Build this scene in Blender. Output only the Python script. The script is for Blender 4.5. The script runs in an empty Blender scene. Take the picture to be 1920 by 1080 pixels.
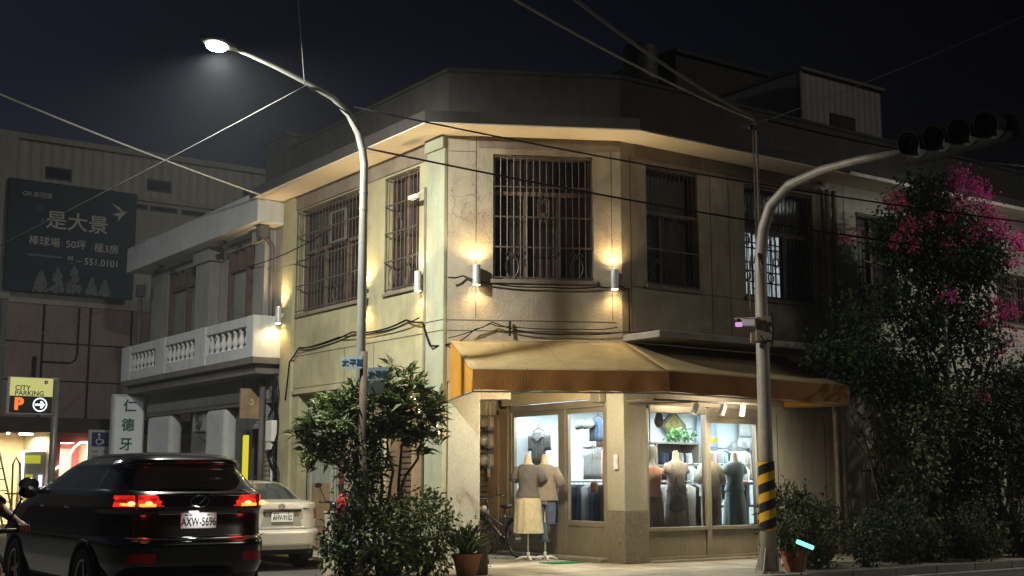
SKY = .10; SUNP = .2; HAZE = .0009
import bpy, bmesh, math, random
import numpy as np
from mathutils import Matrix, Vector, Euler
random.seed(7); rng = np.random.default_rng(7)
S = bpy.context.scene
COL = S.collection
R = math.radians
V = Vector

# ------------------------------------------------------------ materials
MATS = {}
def _nodes(name):
    m = bpy.data.materials.new(name); m.use_nodes = True
    nt = m.node_tree; b = nt.nodes['Principled BSDF']
    return m, nt, b
def mat(name, col, rough=.7, metal=0., var=.12, scale=3., bump=.0, bscale=60., spec=.5, drip=0., grime=0., coat=0., island=0., trans=0., crack=None, rib=None):
    if name in MATS: return MATS[name]
    m, nt, b = _nodes(name); N = nt.nodes.new; L = nt.links.new
    b.inputs['Roughness'].default_value = rough
    b.inputs['Metallic'].default_value = metal
    b.inputs['Specular IOR Level'].default_value = spec
    if coat: b.inputs['Coat Weight'].default_value = coat; b.inputs['Coat Roughness'].default_value = .04
    tc = N('ShaderNodeTexCoord')
    def mixc(f, a, c, kind='MIX'):
        x = N('ShaderNodeMix'); x.data_type = 'RGBA'; x.blend_type = kind
        for s_, v_ in ((x.inputs[0], f), (x.inputs[6], a), (x.inputs[7], c)):
            if hasattr(v_, 'is_linked'): L(v_, s_)
            elif isinstance(v_, (int, float)): s_.default_value = v_
            else: s_.default_value = (*v_, 1)
        return x.outputs[2]
    def noise(sc, detail=5, mapping=None):
        n = N('ShaderNodeTexNoise'); n.inputs['Scale'].default_value = sc; n.inputs['Detail'].default_value = detail
        n.inputs['Roughness'].default_value = .62
        src = tc.outputs['Object']
        if mapping:
            mp = N('ShaderNodeMapping'); mp.inputs['Scale'].default_value = mapping; L(src, mp.inputs[0]); src = mp.outputs[0]
        L(src, n.inputs['Vector']); return n.outputs['Fac']
    def ramp(src, a, c, lo=0., hi=1.):
        r = N('ShaderNodeMapRange'); r.inputs[1].default_value = a; r.inputs[2].default_value = c
        r.inputs[3].default_value = lo; r.inputs[4].default_value = hi; L(src, r.inputs[0]); return r.outputs[0]
    c0 = tuple(x * (1 - var) for x in col); c1 = tuple(min(1, x * (1 + var)) for x in col)
    out = mixc(ramp(noise(scale), .3, .7), c0, c1)
    if drip:
        d = ramp(noise(1.5, 9, (4, 4, .75)), .48, .70, 0, drip)
        out = mixc(d, out, tuple(x * .45 for x in col))
    if grime:
        d = ramp(noise(.9, 8), .48, .7, 0, grime)
        out = mixc(d, out, (col[0] * .5, col[1] * .46, col[2] * .42))
        d2 = ramp(noise(14, 3), .68, .74, 0, grime)
        out = mixc(d2, out, tuple(x * .35 for x in col))
    if crack:
        vo = N('ShaderNodeTexVoronoi'); vo.feature = 'DISTANCE_TO_EDGE'; vo.inputs['Scale'].default_value = crack[1]
        nz = N('ShaderNodeTexNoise'); nz.inputs['Scale'].default_value = 4; L(tc.outputs['Object'], nz.inputs['Vector'])
        ad = N('ShaderNodeVectorMath'); ad.operation = 'MULTIPLY_ADD'; ad.inputs[1].default_value = (.35,) * 3
        L(nz.outputs['Color'], ad.inputs[0]); L(tc.outputs['Object'], ad.inputs[2]); L(ad.outputs[0], vo.inputs['Vector'])
        ln = ramp(vo.outputs['Distance'], .004, .022, 1, 0)
        ds = N('ShaderNodeVectorMath'); ds.operation = 'DISTANCE'; ds.inputs[1].default_value = crack[0]; L(tc.outputs['Object'], ds.inputs[0])
        mk = ramp(ds.outputs['Value'], .2, .9, .75, 0)
        mu = N('ShaderNodeMath'); mu.operation = 'MULTIPLY'; L(ln, mu.inputs[0]); L(mk, mu.inputs[1])
        out = mixc(mu.outputs[0], out, tuple(x * .3 for x in col))
    if island:
        g = N('ShaderNodeNewGeometry'); r = N('ShaderNodeMapRange'); L(g.outputs['Random Per Island'], r.inputs[0])
        r.inputs[3].default_value = 1 - island; r.inputs[4].default_value = 1 + island
        x = N('ShaderNodeVectorMath'); x.operation = 'SCALE'; L(out, x.inputs[0]); L(r.outputs[0], x.inputs[3]); out = x.outputs[0]
    L(out, b.inputs['Base Color'])
    if bump or rib:
        bp = N('ShaderNodeBump'); bp.inputs['Strength'].default_value = bump or .5; bp.inputs['Distance'].default_value = .02
        if rib:
            w = N('ShaderNodeTexWave'); w.inputs['Scale'].default_value = rib[1]; w.bands_direction = rib[0]; w.wave_profile = 'SIN'
            L(tc.outputs['Object'], w.inputs['Vector']); L(w.outputs['Fac'], bp.inputs['Height'])
        else:
            L(noise(bscale, 6), bp.inputs['Height'])
        L(bp.outputs[0], b.inputs['Normal'])
    if trans:
        tr = N('ShaderNodeBsdfTranslucent'); L(out, tr.inputs['Color'])
        mx = N('ShaderNodeMixShader'); mx.inputs[0].default_value = trans
        L(b.outputs[0], mx.inputs[1]); L(tr.outputs[0], mx.inputs[2]); L(mx.outputs[0], nt.nodes['Material Output'].inputs[0])
    MATS[name] = m; return m
def emis(name, col, st, base=(.02, .02, .02), noise=0, nsc=(3, 3, 3)):
    if name in MATS: return MATS[name]
    m, nt, b = _nodes(name)
    b.inputs['Base Color'].default_value = (*base, 1); b.inputs['Emission Color'].default_value = (*col, 1)
    b.inputs['Emission Strength'].default_value = st; b.inputs['Roughness'].default_value = .3
    if noise:
        tc = nt.nodes.new('ShaderNodeTexCoord'); mp = nt.nodes.new('ShaderNodeMapping'); mp.inputs['Scale'].default_value = nsc
        n = nt.nodes.new('ShaderNodeTexNoise'); n.inputs['Scale'].default_value = 3
        r = nt.nodes.new('ShaderNodeMapRange'); r.inputs[1].default_value = .35; r.inputs[2].default_value = .65
        r.inputs[3].default_value = st * (1 - noise); r.inputs[4].default_value = st * (1 + noise)
        nt.links.new(tc.outputs['Object'], mp.inputs[0]); nt.links.new(mp.outputs[0], n.inputs['Vector'])
        nt.links.new(n.outputs['Fac'], r.inputs[0]); nt.links.new(r.outputs[0], b.inputs['Emission Strength'])
    MATS[name] = m; return m
def glass(name, tint=(1, 1, 1), refl=.5):
    if name in MATS: return MATS[name]
    m, nt, b = _nodes(name); N = nt.nodes.new
    nt.nodes.remove(b)
    t = N('ShaderNodeBsdfTransparent'); t.inputs[0].default_value = (*tint, 1)
    g = N('ShaderNodeBsdfGlossy'); g.inputs['Roughness'].default_value = .02
    f = N('ShaderNodeFresnel'); f.inputs[0].default_value = 1.45
    x = N('ShaderNodeMixShader'); nt.links.new(f.outputs[0], x.inputs[0]); nt.links.new(t.outputs[0], x.inputs[1]); nt.links.new(g.outputs[0], x.inputs[2])
    nt.links.new(x.outputs[0], nt.nodes['Material Output'].inputs[0]); MATS[name] = m; return m

# ------------------------------------------------------------ mesh builder
RM = {}
def frame(o, d, z=0.):
    d = V((d[0], d[1], 0)).normalized(); n = V((-d.y, d.x, 0))
    return Matrix(((d.x, n.x, 0, o[0]), (d.y, n.y, 0, o[1]), (0, 0, 1, z), (0, 0, 0, 1)))
def TR(x=0, y=0, z=0, rx=0, ry=0, rz=0):
    return Matrix.Translation((x, y, z)) @ Euler((rx, ry, rz)).to_matrix().to_4x4()
class MB:
    def __init__(s, M=None): s.v = []; s.f = []; s.M = M.copy() if M else Matrix()
    def add(s, vs, fs, M=None):
        k = len(s.v); T = s.M @ M if M else s.M
        s.v += [T @ V(p) for p in vs]; s.f += [tuple(i + k for i in f) for f in fs]; return s
    def box(s, x0, x1, y0, y1, z0, z1, M=None):
        if x0 > x1: x0, x1 = x1, x0
        if y0 > y1: y0, y1 = y1, y0
        if z0 > z1: z0, z1 = z1, z0
        return s.add([(x0, y0, z0), (x1, y0, z0), (x1, y1, z0), (x0, y1, z0), (x0, y0, z1), (x1, y0, z1), (x1, y1, z1), (x0, y1, z1)],
                     [(3, 2, 1, 0), (4, 5, 6, 7), (0, 1, 5, 4), (1, 2, 6, 5), (2, 3, 7, 6), (3, 0, 4, 7)], M)
    def tube(s, path, r, n=8, M=None, closed=False):
        P = [V(p) for p in path]; m = len(P); rr = r if isinstance(r, (list, tuple)) else [r] * m
        vs = []; fs = []; up = None
        for i in range(m):
            a = P[i - 1] if (i or closed) else P[i]; c = P[(i + 1) % m] if (i < m - 1 or closed) else P[i]
            t = (c - a).normalized() if (c - a).length > 1e-9 else V((0, 0, 1))
            if up is None: up = V((0, 0, 1)) if abs(t.z) < .9 else V((1, 0, 0))
            x = t.cross(up)
            if x.length < 1e-6: up = V((1, 0, 0)) if abs(t.x) < .9 else V((0, 1, 0)); x = t.cross(up)
            x.normalize(); y = x.cross(t).normalized(); up = y
            for k in range(n):
                q = 2 * math.pi * k / n; vs.append(P[i] + (x * math.cos(q) + y * math.sin(q)) * rr[i])
        for i in range(m if closed else m - 1):
            for k in range(n):
                a = i * n + k; b = i * n + (k + 1) % n; j = ((i + 1) % m) * n
                fs.append((a, b, j + (k + 1) % n, j + k))
        if not closed: fs += [tuple(range(n))[::-1], tuple((m - 1) * n + k for k in range(n))]
        return s.add(vs, fs, M)
    def lathe(s, prof, n=20, M=None, cap=True):
        vs = []; fs = []
        for r, z in prof:
            for k in range(n): vs.append((r * math.cos(2 * math.pi * k / n), r * math.sin(2 * math.pi * k / n), z))
        for i in range(len(prof) - 1):
            for k in range(n): fs.append((i * n + k, i * n + (k + 1) % n, (i + 1) * n + (k + 1) % n, (i + 1) * n + k))
        if cap: fs += [tuple(range(n))[::-1], tuple((len(prof) - 1) * n + k for k in range(n))]
        return s.add(vs, fs, M)
    def loft(s, rings, M=None, cap=True):
        n = len(rings[0]); vs = [p for r in rings for p in r]; fs = []
        for i in range(len(rings) - 1):
            for k in range(n): fs.append((i * n + k, i * n + (k + 1) % n, (i + 1) * n + (k + 1) % n, (i + 1) * n + k))
        if cap: fs += [tuple(range(n))[::-1], tuple((len(rings) - 1) * n + k for k in range(n))]
        return s.add(vs, fs, M)
    def prism(s, poly, z0, z1, M=None):
        n = len(poly); vs = [(p[0], p[1], z0) for p in poly] + [(p[0], p[1], z1) for p in poly]
        fs = [tuple(range(n))[::-1], tuple(range(n, 2 * n))] + [(k, (k + 1) % n, n + (k + 1) % n, n + k) for k in range(n)]
        return s.add(vs, fs, M)
    def plate(s, poly, y0, y1, M=None):     # outline in x,z extruded along y
        n = len(poly); vs = [(p[0], y0, p[1]) for p in poly] + [(p[0], y1, p[1]) for p in poly]
        fs = [tuple(range(n)), tuple(range(n, 2 * n))[::-1]] + [(k, n + k, n + (k + 1) % n, (k + 1) % n) for k in range(n)]
        return s.add(vs, fs, M)
    def ball(s, c, r, n=12, sc=(1, 1, 1), M=None):
        T = Matrix.Translation(c) @ Matrix.Diagonal((*sc, 1))
        if M: T = M @ T
        pr = [(max(1e-4, r * math.sin(math.pi * i / n)), -r * math.cos(math.pi * i / n)) for i in range(n + 1)]
        return s.lathe(pr, 2 * n, T, cap=False)
    def panel(s, x0, x1, z0, z1, holes, t=.2, y0=0.):   # wall slab in x,z with rectangular holes
        xs = sorted({x0, x1, *[min(max(h[0], x0), x1) for h in holes], *[min(max(h[1], x0), x1) for h in holes]})
        zs = sorted({z0, z1, *[min(max(h[2], z0), z1) for h in holes], *[min(max(h[3], z0), z1) for h in holes]})
        nx, nz = len(xs) - 1, len(zs) - 1
        sol = [[not any(h[0] < (xs[i] + xs[i + 1]) / 2 < h[1] and h[2] < (zs[j] + zs[j + 1]) / 2 < h[3] for h in holes) for j in range(nz)] for i in range(nx)]
        ok = lambda i, j: 0 <= i < nx and 0 <= j < nz and sol[i][j]
        y1 = y0 + t
        for i in range(nx):
            for j in range(nz):
                if not sol[i][j]: continue
                a, b, c, d = xs[i], xs[i + 1], zs[j], zs[j + 1]
                s.add([(a, y0, c), (b, y0, c), (b, y0, d), (a, y0, d)], [(0, 1, 2, 3)]); s.add([(a, y1, c), (b, y1, c), (b, y1, d), (a, y1, d)], [(3, 2, 1, 0)])
                if not ok(i - 1, j): s.add([(a, y0, c), (a, y1, c), (a, y1, d), (a, y0, d)], [(3, 2, 1, 0)])
                if not ok(i + 1, j): s.add([(b, y0, c), (b, y1, c), (b, y1, d), (b, y0, d)], [(0, 1, 2, 3)])
                if not ok(i, j - 1): s.add([(a, y0, c), (b, y0, c), (b, y1, c), (a, y1, c)], [(3, 2, 1, 0)])
                if not ok(i, j + 1): s.add([(a, y0, d), (b, y0, d), (b, y1, d), (a, y1, d)], [(0, 1, 2, 3)])
        return s
    def build(s, name, m, parent=None, smooth=False, bevel=0, subs=0, solid=0, normals=True, seg=2):
        me = bpy.data.meshes.new(name); vs = s.v
        if parent is not None:
            T = RM[parent.name].inverted(); vs = [T @ p for p in vs]; loc = None
        else:
            a = np.array([tuple(p) for p in vs]); lo = a.min(0); hi = a.max(0); loc = V(((lo[0] + hi[0]) / 2, (lo[1] + hi[1]) / 2, lo[2]))
            vs = [p - loc for p in vs]
        me.from_pydata([tuple(p) for p in vs], [], s.f)
        if normals:
            bm = bmesh.new(); bm.from_mesh(me)
            if smooth or subs or bevel: bmesh.ops.remove_doubles(bm, verts=bm.verts, dist=1e-5)
            bmesh.ops.recalc_face_normals(bm, faces=bm.faces); bm.to_mesh(me); bm.free()
        if smooth: me.shade_smooth()
        o = bpy.data.objects.new(name, me); COL.objects.link(o)
        if isinstance(m, (list, tuple)):
            for x in m: me.materials.append(x)
        elif m: me.materials.append(m)
        if parent is not None: o.parent = parent; RM[o.name] = RM[parent.name]
        else: o.location = loc; RM[o.name] = Matrix.Translation(loc)
        if solid: q = o.modifiers.new('solid', 'SOLIDIFY'); q.thickness = solid; q.offset = 0
        if bevel: q = o.modifiers.new('bevel', 'BEVEL'); q.width = bevel; q.segments = seg; q.limit_method = 'ANGLE'; q.angle_limit = R(40)
        if subs: q = o.modifiers.new('subs', 'SUBSURF'); q.levels = subs; q.render_levels = subs
        return o
def tag(o, label, cat, group=None, kind=None):
    if label: o['label'] = label
    if cat: o['category'] = cat
    if group: o['group'] = group
    if kind: o['kind'] = kind
    return o
def thing(name, label, cat, M, group=None):
    o = bpy.data.objects.new(name, None); COL.objects.link(o); o.empty_display_size = .2
    o.matrix_basis = M; RM[o.name] = M.copy(); return tag(o, label, cat, group)
def copy_tree(o, M, label, group=None):
    def rec(src, par):
        c = src.copy(); COL.objects.link(c); c.parent = par
        for ch in src.children: rec(ch, c)
        return c
    r = rec(o, None); r.matrix_basis = M; RM[r.name] = M.copy(); r['label'] = label
    if group: r['group'] = group
    return r
def text(body, size, M, m, name, parent, depth=.004, align='CENTER', bold=0., sx=1.):
    cu = bpy.data.curves.new('lettering', 'FONT'); cu.body = body; cu.size = size; cu.extrude = depth / 2
    cu.align_x = align; cu.align_y = 'CENTER'; cu.offset = bold; cu.resolution_u = 3
    t = bpy.data.objects.new('lettering', cu); COL.objects.link(t)
    dg = bpy.context.evaluated_depsgraph_get(); me = bpy.data.meshes.new_from_object(t.evaluated_get(dg))
    vs = [tuple(v.co) for v in me.vertices]; fs = [tuple(p.vertices) for p in me.polygons]
    bpy.data.objects.remove(t); bpy.data.curves.remove(cu); bpy.data.meshes.remove(me)
    b = MB(M); b.add([(x * sx, -z, y) for x, y, z in vs], fs)   # letters stand in x,z and face -y
    return b.build(name, m, parent, normals=False)
def light(name, kind, loc, power, col, parent=None, size=.1, aim=None, angle=None, blend=.5, sizey=None, rot=None):
    l = bpy.data.lights.new(name, kind); l.energy = power; l.color = col
    if kind == 'AREA':
        l.size = size
        if sizey: l.shape = 'RECTANGLE'; l.size_y = sizey
        else: l.shape = 'DISK'
    else: l.shadow_soft_size = size
    if kind == 'SPOT': l.spot_size = angle; l.spot_blend = blend
    o = bpy.data.objects.new(name, l); COL.objects.link(o)
    T = Matrix.Translation(loc)
    if rot is not None: T = T @ rot
    if aim is not None: T = T @ (V(aim) - V(loc)).to_track_quat('-Z', 'Y').to_matrix().to_4x4()
    if parent is not None: o.parent = parent; T = RM[parent.name].inverted() @ T
    o.matrix_basis = T; return o

# ------------------------------------------------------------ plan of the corner
er = V((.8160, .5780, 0)).normalized(); el = V((-er.y, er.x, 0))
PA = V((-1.0494, 20.1945, 0)); PB = V((1.8129, 20.5713, 0))
CHW = 2.887
CH = frame(PA, PB - PA); RT = frame(PB, er); LT = frame(PA, -el)
BK = frame((-15.536, 38.0), er)
SW = .12                                       # pavement height
def W(F, x, y, z=0.): return F @ V((x, y, z))
def loc2(F, p): q = F.inverted() @ V(p); return q.x, q.y

# ------------------------------------------------------------ shared materials
m_wall_y = mat('cream_render', (.44, .40, .235), .85, var=.14, scale=1.6, bump=.35, bscale=35, drip=.35, grime=.6)
m_wall_c = mat('beige_render', (.39, .33, .24), .88, var=.18, scale=1.2, bump=.5, bscale=30, drip=.38, grime=.7, crack=((-2.55, -.3, 5.95), 3.4))
m_wall_r = mat('beige_render_side', (.40, .345, .265), .88, var=.18, scale=1.2, bump=.5, bscale=30, drip=.4, grime=.65)
m_wall_p = mat('pale_render', (.50, .48, .41), .85, var=.1, scale=1.2, bump=.3, bscale=30, drip=.4, grime=.3)
m_green = mat('pale_green_render', (.38, .39, .27), .85, var=.12, scale=2, bump=.3, bscale=30, drip=.3, grime=.5)
m_soffit = mat('soffit_paint', (.85, .78, .68), .8, var=.05, scale=.8)
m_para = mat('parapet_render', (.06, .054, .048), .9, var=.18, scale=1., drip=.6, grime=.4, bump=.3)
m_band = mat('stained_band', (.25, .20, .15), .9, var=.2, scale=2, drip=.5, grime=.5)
m_stone = mat('washed_stone', (.40, .385, .31), .85, var=.12, scale=22, bump=.6, bscale=120, grime=.25)
m_stone_d = mat('stained_stone', (.22, .19, .15), .85, var=.3, scale=16, bump=.6, bscale=120, grime=.6)
m_grille = mat('grille_steel', (.11, .09, .07), .5, metal=.4, var=.2, scale=9)
m_grille_d = mat('grille_rust', (.11, .08, .06), .6, metal=.4, var=.3, scale=9)
m_frame = mat('window_frame_paint', (.13, .085, .06), .6, var=.3, scale=6)
m_pane = mat('dark_pane', (.030, .021, .018), .2, var=.9, scale=1.3)
m_line = mat('groove_shadow', (.09, .075, .055), .95)
m_cable = mat('black_cable', (.010, .009, .009), .9, spec=.1)
m_white = mat('white_paint', (.75, .74, .70), .45, var=.05)
m_pole = mat('galvanised_paint', (.23, .23, .21), .4, metal=.25, var=.15, scale=5, drip=.3)
m_pole2 = mat('weathered_pole_paint', (.42, .37, .31), .5, metal=.1, var=.2, scale=4, drip=.5, grime=.5)
m_bronze = mat('bronze_aluminium', (.36, .32, .245), .42, metal=.5, var=.15, scale=3)
m_bronze_p = mat('bronze_ribbed', (.32, .285, .21), .5, metal=.35, var=.15, scale=3, rib=('Y', 9))
m_bronze_x = mat('bronze_ribbed_front', (.32, .285, .21), .5, metal=.35, var=.15, scale=3, rib=('X', 9))
m_clear = glass('shop_glass', (.94, .97, .96))
m_black = mat('black_plastic', (.012, .012, .012), .45)
m_rubber = mat('tyre_rubber', (.012, .012, .012), .8, var=.2)
m_chrome = mat('chrome', (.7, .7, .7), .12, metal=1., var=.03)
m_concrete = mat('concrete', (.27, .255, .22), .9, var=.2, scale=3, bump=.4, grime=.4)
# ------------------------------------------------------------ ground
b = MB(); b.add([(-70, -20, 0), (70, -20, 0), (70, 90, 0), (-70, 90, 0)], [(0, 1, 2, 3)])
tag(b.build('road', mat('asphalt', (.075, .07, .062), .8, var=.35, scale=.7, bump=.5, bscale=150, grime=.3)), None, None, kind='structure')
pv = [W(RT, 45, -2.95), W(RT, -1.2, -2.95), W(RT, -2.2, -2.85), W(RT, -3.2, -2.35), W(LT, 2.0, -2.55), W(LT, 1.2, -2.5), W(LT, .5, -2.3), W(LT, .1, -1.8), W(LT, -.1, -1.2), W(LT, -.5, -.95), W(LT, -45, -.95), W(LT, -45, 12), W(RT, 45, 10)]
b = MB(); b.prism([(p.x, p.y) for p in pv][::-1], -.1, SW)
tag(b.build('pavement', mat('pavement_concrete', (.42, .375, .28), .85, var=.22, scale=1.6, bump=.5, bscale=90, grime=.5), bevel=.02), None, None, kind='structure')
b = MB(RT); b.box(-.6, 45, -3.22, -3.10, .0, .006)
tag(b.build('road_edge_line', mat('road_paint', (.62, .60, .55), .7, var=.2, scale=5, grime=.6)), None, None, kind='structure')
b = MB(RT)
for k in range(46): b.box(-1.2 + k, -.215 + k, -3.06, -2.945, -.05, SW + .006)
tag(b.build('kerb', m_concrete, bevel=.012), None, None, kind='structure')
# paving joints in front of the shop are shallow saw cuts
b = MB(RT)
for x in (-2.2, -1.0, .2, 1.4, 2.6): b.box(x, x + .012, -2.9, .1, SW - .01, SW + .0015)
for y in (-1.9, -.9): b.box(-3.4, 3.4, y, y + .012, SW - .01, SW + .0018)
tag(b.build('pavement_joints', mat('joint_dirt', (.12, .105, .08), .95)), None, None, kind='structure')

# ------------------------------------------------------------ corner building
bld = thing('corner_building', 'two storey corner shop house with cut corner, grilled windows and pale overhanging eave', 'building', Matrix.Translation(PB))
EZ = 7.07
def heart(b, x, z, s=1., inv=False, y=-.03):
    q = -1 if inv else 1
    for sg in (-1, 1):
        pts = []
        for i in range(15):
            t = i / 14; a = R(200) * t
            pts.append((x + sg * s * (.02 + .085 * math.sin(math.pi * min(1, t * 1.05)) * (1 - .25 * t)), y, z + q * s * (.22 - .40 * (1 - t))))
        b.tube(pts, .007, 5)
        b.tube([(x + sg * s * (.05 + .045 * math.cos(a)), y, z + q * s * (.17 + .05 * math.sin(a))) for a in np.linspace(0, math.pi * 1.5, 9)], .006, 5)
def window(parent, F, x0, x1, z0, z1, muls=(), transom=None, gm=m_grille, rows=(.25, .5, .75), step=.135, hearts=(), pane=m_pane, gy=-.03, deep=.16, name='window', sill=True):
    b = MB(F); fw = .055
    for a, c in ((x0, x0 + fw), (x1 - fw, x1)): b.box(a, c, deep - .04, deep + .04, z0, z1)
    for a, c in ((z0, z0 + fw), (z1 - fw, z1)): b.box(x0 + fw, x1 - fw, deep - .04, deep + .04, a, c)
    tz = transom or z1 - fw
    if transom: b.box(x0 + fw, x1 - fw, deep - .035, deep + .035, transom - .03, transom + .03)
    for m_ in muls: b.box(m_ - .03, m_ + .03, deep - .032, deep + .032, z0 + fw, tz - (.03 if transom else 0))
    w = b.build(name, m_frame, parent)
    b = MB(F); b.box(x0 + .01, x1 - .01, deep + .043, deep + .05, z0 + .01, z1 - .01); b.build('pane', pane, w)
    b = MB(F); n = max(2, round((x1 - x0) / step))
    for i in range(n + 1):
        x = x0 + .02 + (x1 - x0 - .04) * i / n; b.tube([(x, gy, z0 + .03), (x, gy, z1 - .03)], .0075, 6)
    for r_ in (0, *rows, 1):
        z = z0 + .035 + (z1 - z0 - .07) * r_; b.box(x0, x1, gy - .006, gy + .006, z - .013, z + .013)
    for hx, hz, hs, inv in hearts: heart(b, x0 + (x1 - x0) * hx, z0 + (z1 - z0) * hz, hs, inv, gy - .012)
    b.build('grille', gm, w)
    if sill:
        b = MB(F); b.box(x0 - .05, x1 + .05, -.05, .1, z0 - .07, z0 - .003); b.build('sill', m_band, w, bevel=.008)
    return w
# LT street side wall ------------------------------------------------
LW = [(-5.5, -2.75, 4.68, 6.74), (-2.02, -.9, 4.68, 6.74)]
b = MB(LT); b.panel(-6.1, -.02, SW, EZ, LW + [(-5.35, -.75, .0, 3.1)], .2); b.build('wall', m_wall_y, bld)
b = MB(LT); b.box(-.55, -.004, -.07, -.002, SW, EZ); b.box(-.56, .01, -.12, -.071, 6.85, EZ); b.build('pilaster', m_green, bld, bevel=.01)
b = MB(LT); b.box(-6.12, -5.6, -.07, -.002, SW, EZ); b.build('pilaster', m_wall_y, bld, bevel=.01)
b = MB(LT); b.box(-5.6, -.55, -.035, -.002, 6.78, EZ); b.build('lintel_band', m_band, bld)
b = MB(LT); b.box(-5.58, -.56, -.004, -.001, 3.84, 3.855); b.box(-5.58, -.56, -.004, -.001, 3.21, 3.222)
for x in (-3.5, -2.4): b.box(x, x + .014, -.004, -.001, 3.2, 3.84)
b.box(-.56, 0, -.075, -.072, 4.0, 4.014); b.box(-.56, 0, -.075, -.072, 3.83, 3.842); b.build('groove', m_line, bld)
window(bld, LT, -5.5, -2.75, 4.68, 6.74, (-4.6, -3.7), 5.9, hearts=((.35, .55, 1, False), (.35, .62, 1, True), (.8, .12, 1, False), (.62, .1, .9, True)), gy=-.06)
window(bld, LT, -2.02, -.9, 4.68, 6.74, (-1.5,), None, hearts=((.45, .55, 1, False), (.25, .12, 1, False), (.72, .12, 1, True)))
# bright steel casement standing open behind the large grille
b = MB(LT)
for q in ((-4.25, -4.2, 5.9, 6.5), (-3.65, -3.6, 5.9, 6.5)): b.box(q[0], q[1], .02, .05, q[2], q[3])
for q in (5.9, 6.47): b.box(-4.2, -3.65, .02, .05, q, q + .035)
b.build('casement', m_pole, bld)
# CH wall over the porch --------------------------------------------
b = MB(CH); b.panel(0, CHW, 3.0, EZ, [(.745, 2.42, 4.687, 6.78)], .2); b.build('wall', m_wall_c, bld)
window(bld, CH, .745, 2.42, 4.687, 6.78, (1.3, 1.86), 6.15, rows=(.25, .5, .75), step=.112, hearts=((.5, .55, 1, False), (.5, .6, 1, True), (.19, .1, 1.1, False), (.83, .1, 1.1, False)), gy=.02, sill=False)
b = MB(CH); b.box(.70, 2.47, -.03, -.002, 4.62, 4.684); b.build('window_sill', m_band, bld, bevel=.006)
b = MB(CH)
for x in (.46, 2.72): b.box(x, x + .012, -.003, .01, 4.05, EZ)
b.box(0, CHW - .1, -.003, .01, 4.0, 4.014); b.box(0, CHW - .05, -.003, .01, 3.83, 3.842); b.box(0, .45, -.003, .01, 6.80, 6.81)
b.build('groove', m_line, bld)
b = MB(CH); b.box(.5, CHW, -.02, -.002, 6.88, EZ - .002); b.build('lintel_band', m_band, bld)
b = MB(CH); b.box(.03, .545, .006, .5, SW, 3.0); b.build('pillar', m_stone, bld, bevel=.012)
b = MB(CH); b.box(.55, 1.08, .3, .5, 2.75, 3.0); b.build('porch_beam', m_wall_c, bld)
# RT side wall -------------------------------------------------------
RW = [(.56, 1.765, 4.69, 6.745), (2.9, 4.72, 4.69, 6.75)]
b = MB(RT); b.panel(.0, 4.97, SW, EZ, RW + [(-.1, 3.13, 0, 2.68)], .2); b.build('wall', m_wall_r, bld)
window(bld, RT, .56, 1.765, 4.69, 6.745, (.98,), 5.95, rows=(.3, .62), step=.1, hearts=((.2, .12, 1, False), (.55, .5, 1, False), (.75, .12, 1, True)), gm=m_grille_d, gy=.03)
b = MB(RT); m_lit = emis('lit_room', (.80, .92, 1), .36, noise=.75, nsc=(6, 6, 1.0))
wn = window(bld, RT, 2.9, 4.72, 4.69, 6.75, (3.5, 4.1), 5.95, rows=(.3, .58), step=.1, hearts=((.15, .5, .9, False), (.4, .5, .9, False), (.15, .12, .8, True)), gm=m_grille_d, gy=.03)
b = MB(RT); b.box(2.97, 3.46, .198, .204, 4.76, 5.9); b.box(3.54, 3.98, .198, .204, 4.76, 5.9); b.build('lit_pane', m_lit, wn)
b = MB(RT)
for k in range(9): x = 2.98 + .122 * k; b.box(x - .012, x + .012, .15, .165, 4.76, 5.92)
for z in (5.0, 5.2, 5.62, 5.72, 5.9): b.box(2.95, 4.0, .15, .166, z - .012, z + .012)
for x, z in ((3.1, 5.76), (3.35, 5.4), (3.66, 5.76), (3.84, 5.4), (3.1, 5.1), (3.7, 5.1)): b.tube([(x + .07 * math.cos(a), .15, z + .09 * math.sin(a)) for a in np.linspace(0, 2 * math.pi, 14, endpoint=False)], .012, 5, closed=True)
b.build('inner_grille', m_black, wn)
b = MB(RT)
for x in (.2, 2.05, 2.5, 4.85): b.box(x, x + .014, -.003, .01, 3.9, 6.85)
b.box(.2, .56, -.003, .01, 4.62, 4.632); b.box(1.8, 2.9, -.003, .01, 4.62, 4.632)
for x in (3.55, 4.8): b.box(x, x + .014, -.015, -.0125, 1.0, 2.6)
b.build('groove', m_line, bld)
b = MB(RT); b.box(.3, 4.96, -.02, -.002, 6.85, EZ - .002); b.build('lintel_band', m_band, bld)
b = MB(RT); b.box(3.2, 4.95, -.012, -.002, .952, 2.75); b.build('lamplit_wall_patch', m_wall_p, bld)  # paler paint puts a right-hand lamp's light into this stretch of wall
b = MB(RT); b.box(3.14, 4.96, -.03, -.002, SW, .95); b.build('plinth', m_stone_d, bld)
b = MB(RT); b.box(-.003, .49, -.003, .44, .95, 2.9); b.build('pillar', m_stone, bld, bevel=.012)
b = MB(RT); b.box(-.012, .5, -.012, .45, SW, .948); b.build('pillar_base', m_stone_d, bld, bevel=.012)
b = MB(RT); b.box(0, 4.4, -.9, -.001, 3.69, 3.80); b.build('canopy_slab', m_concrete, bld, bevel=.01)
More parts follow.
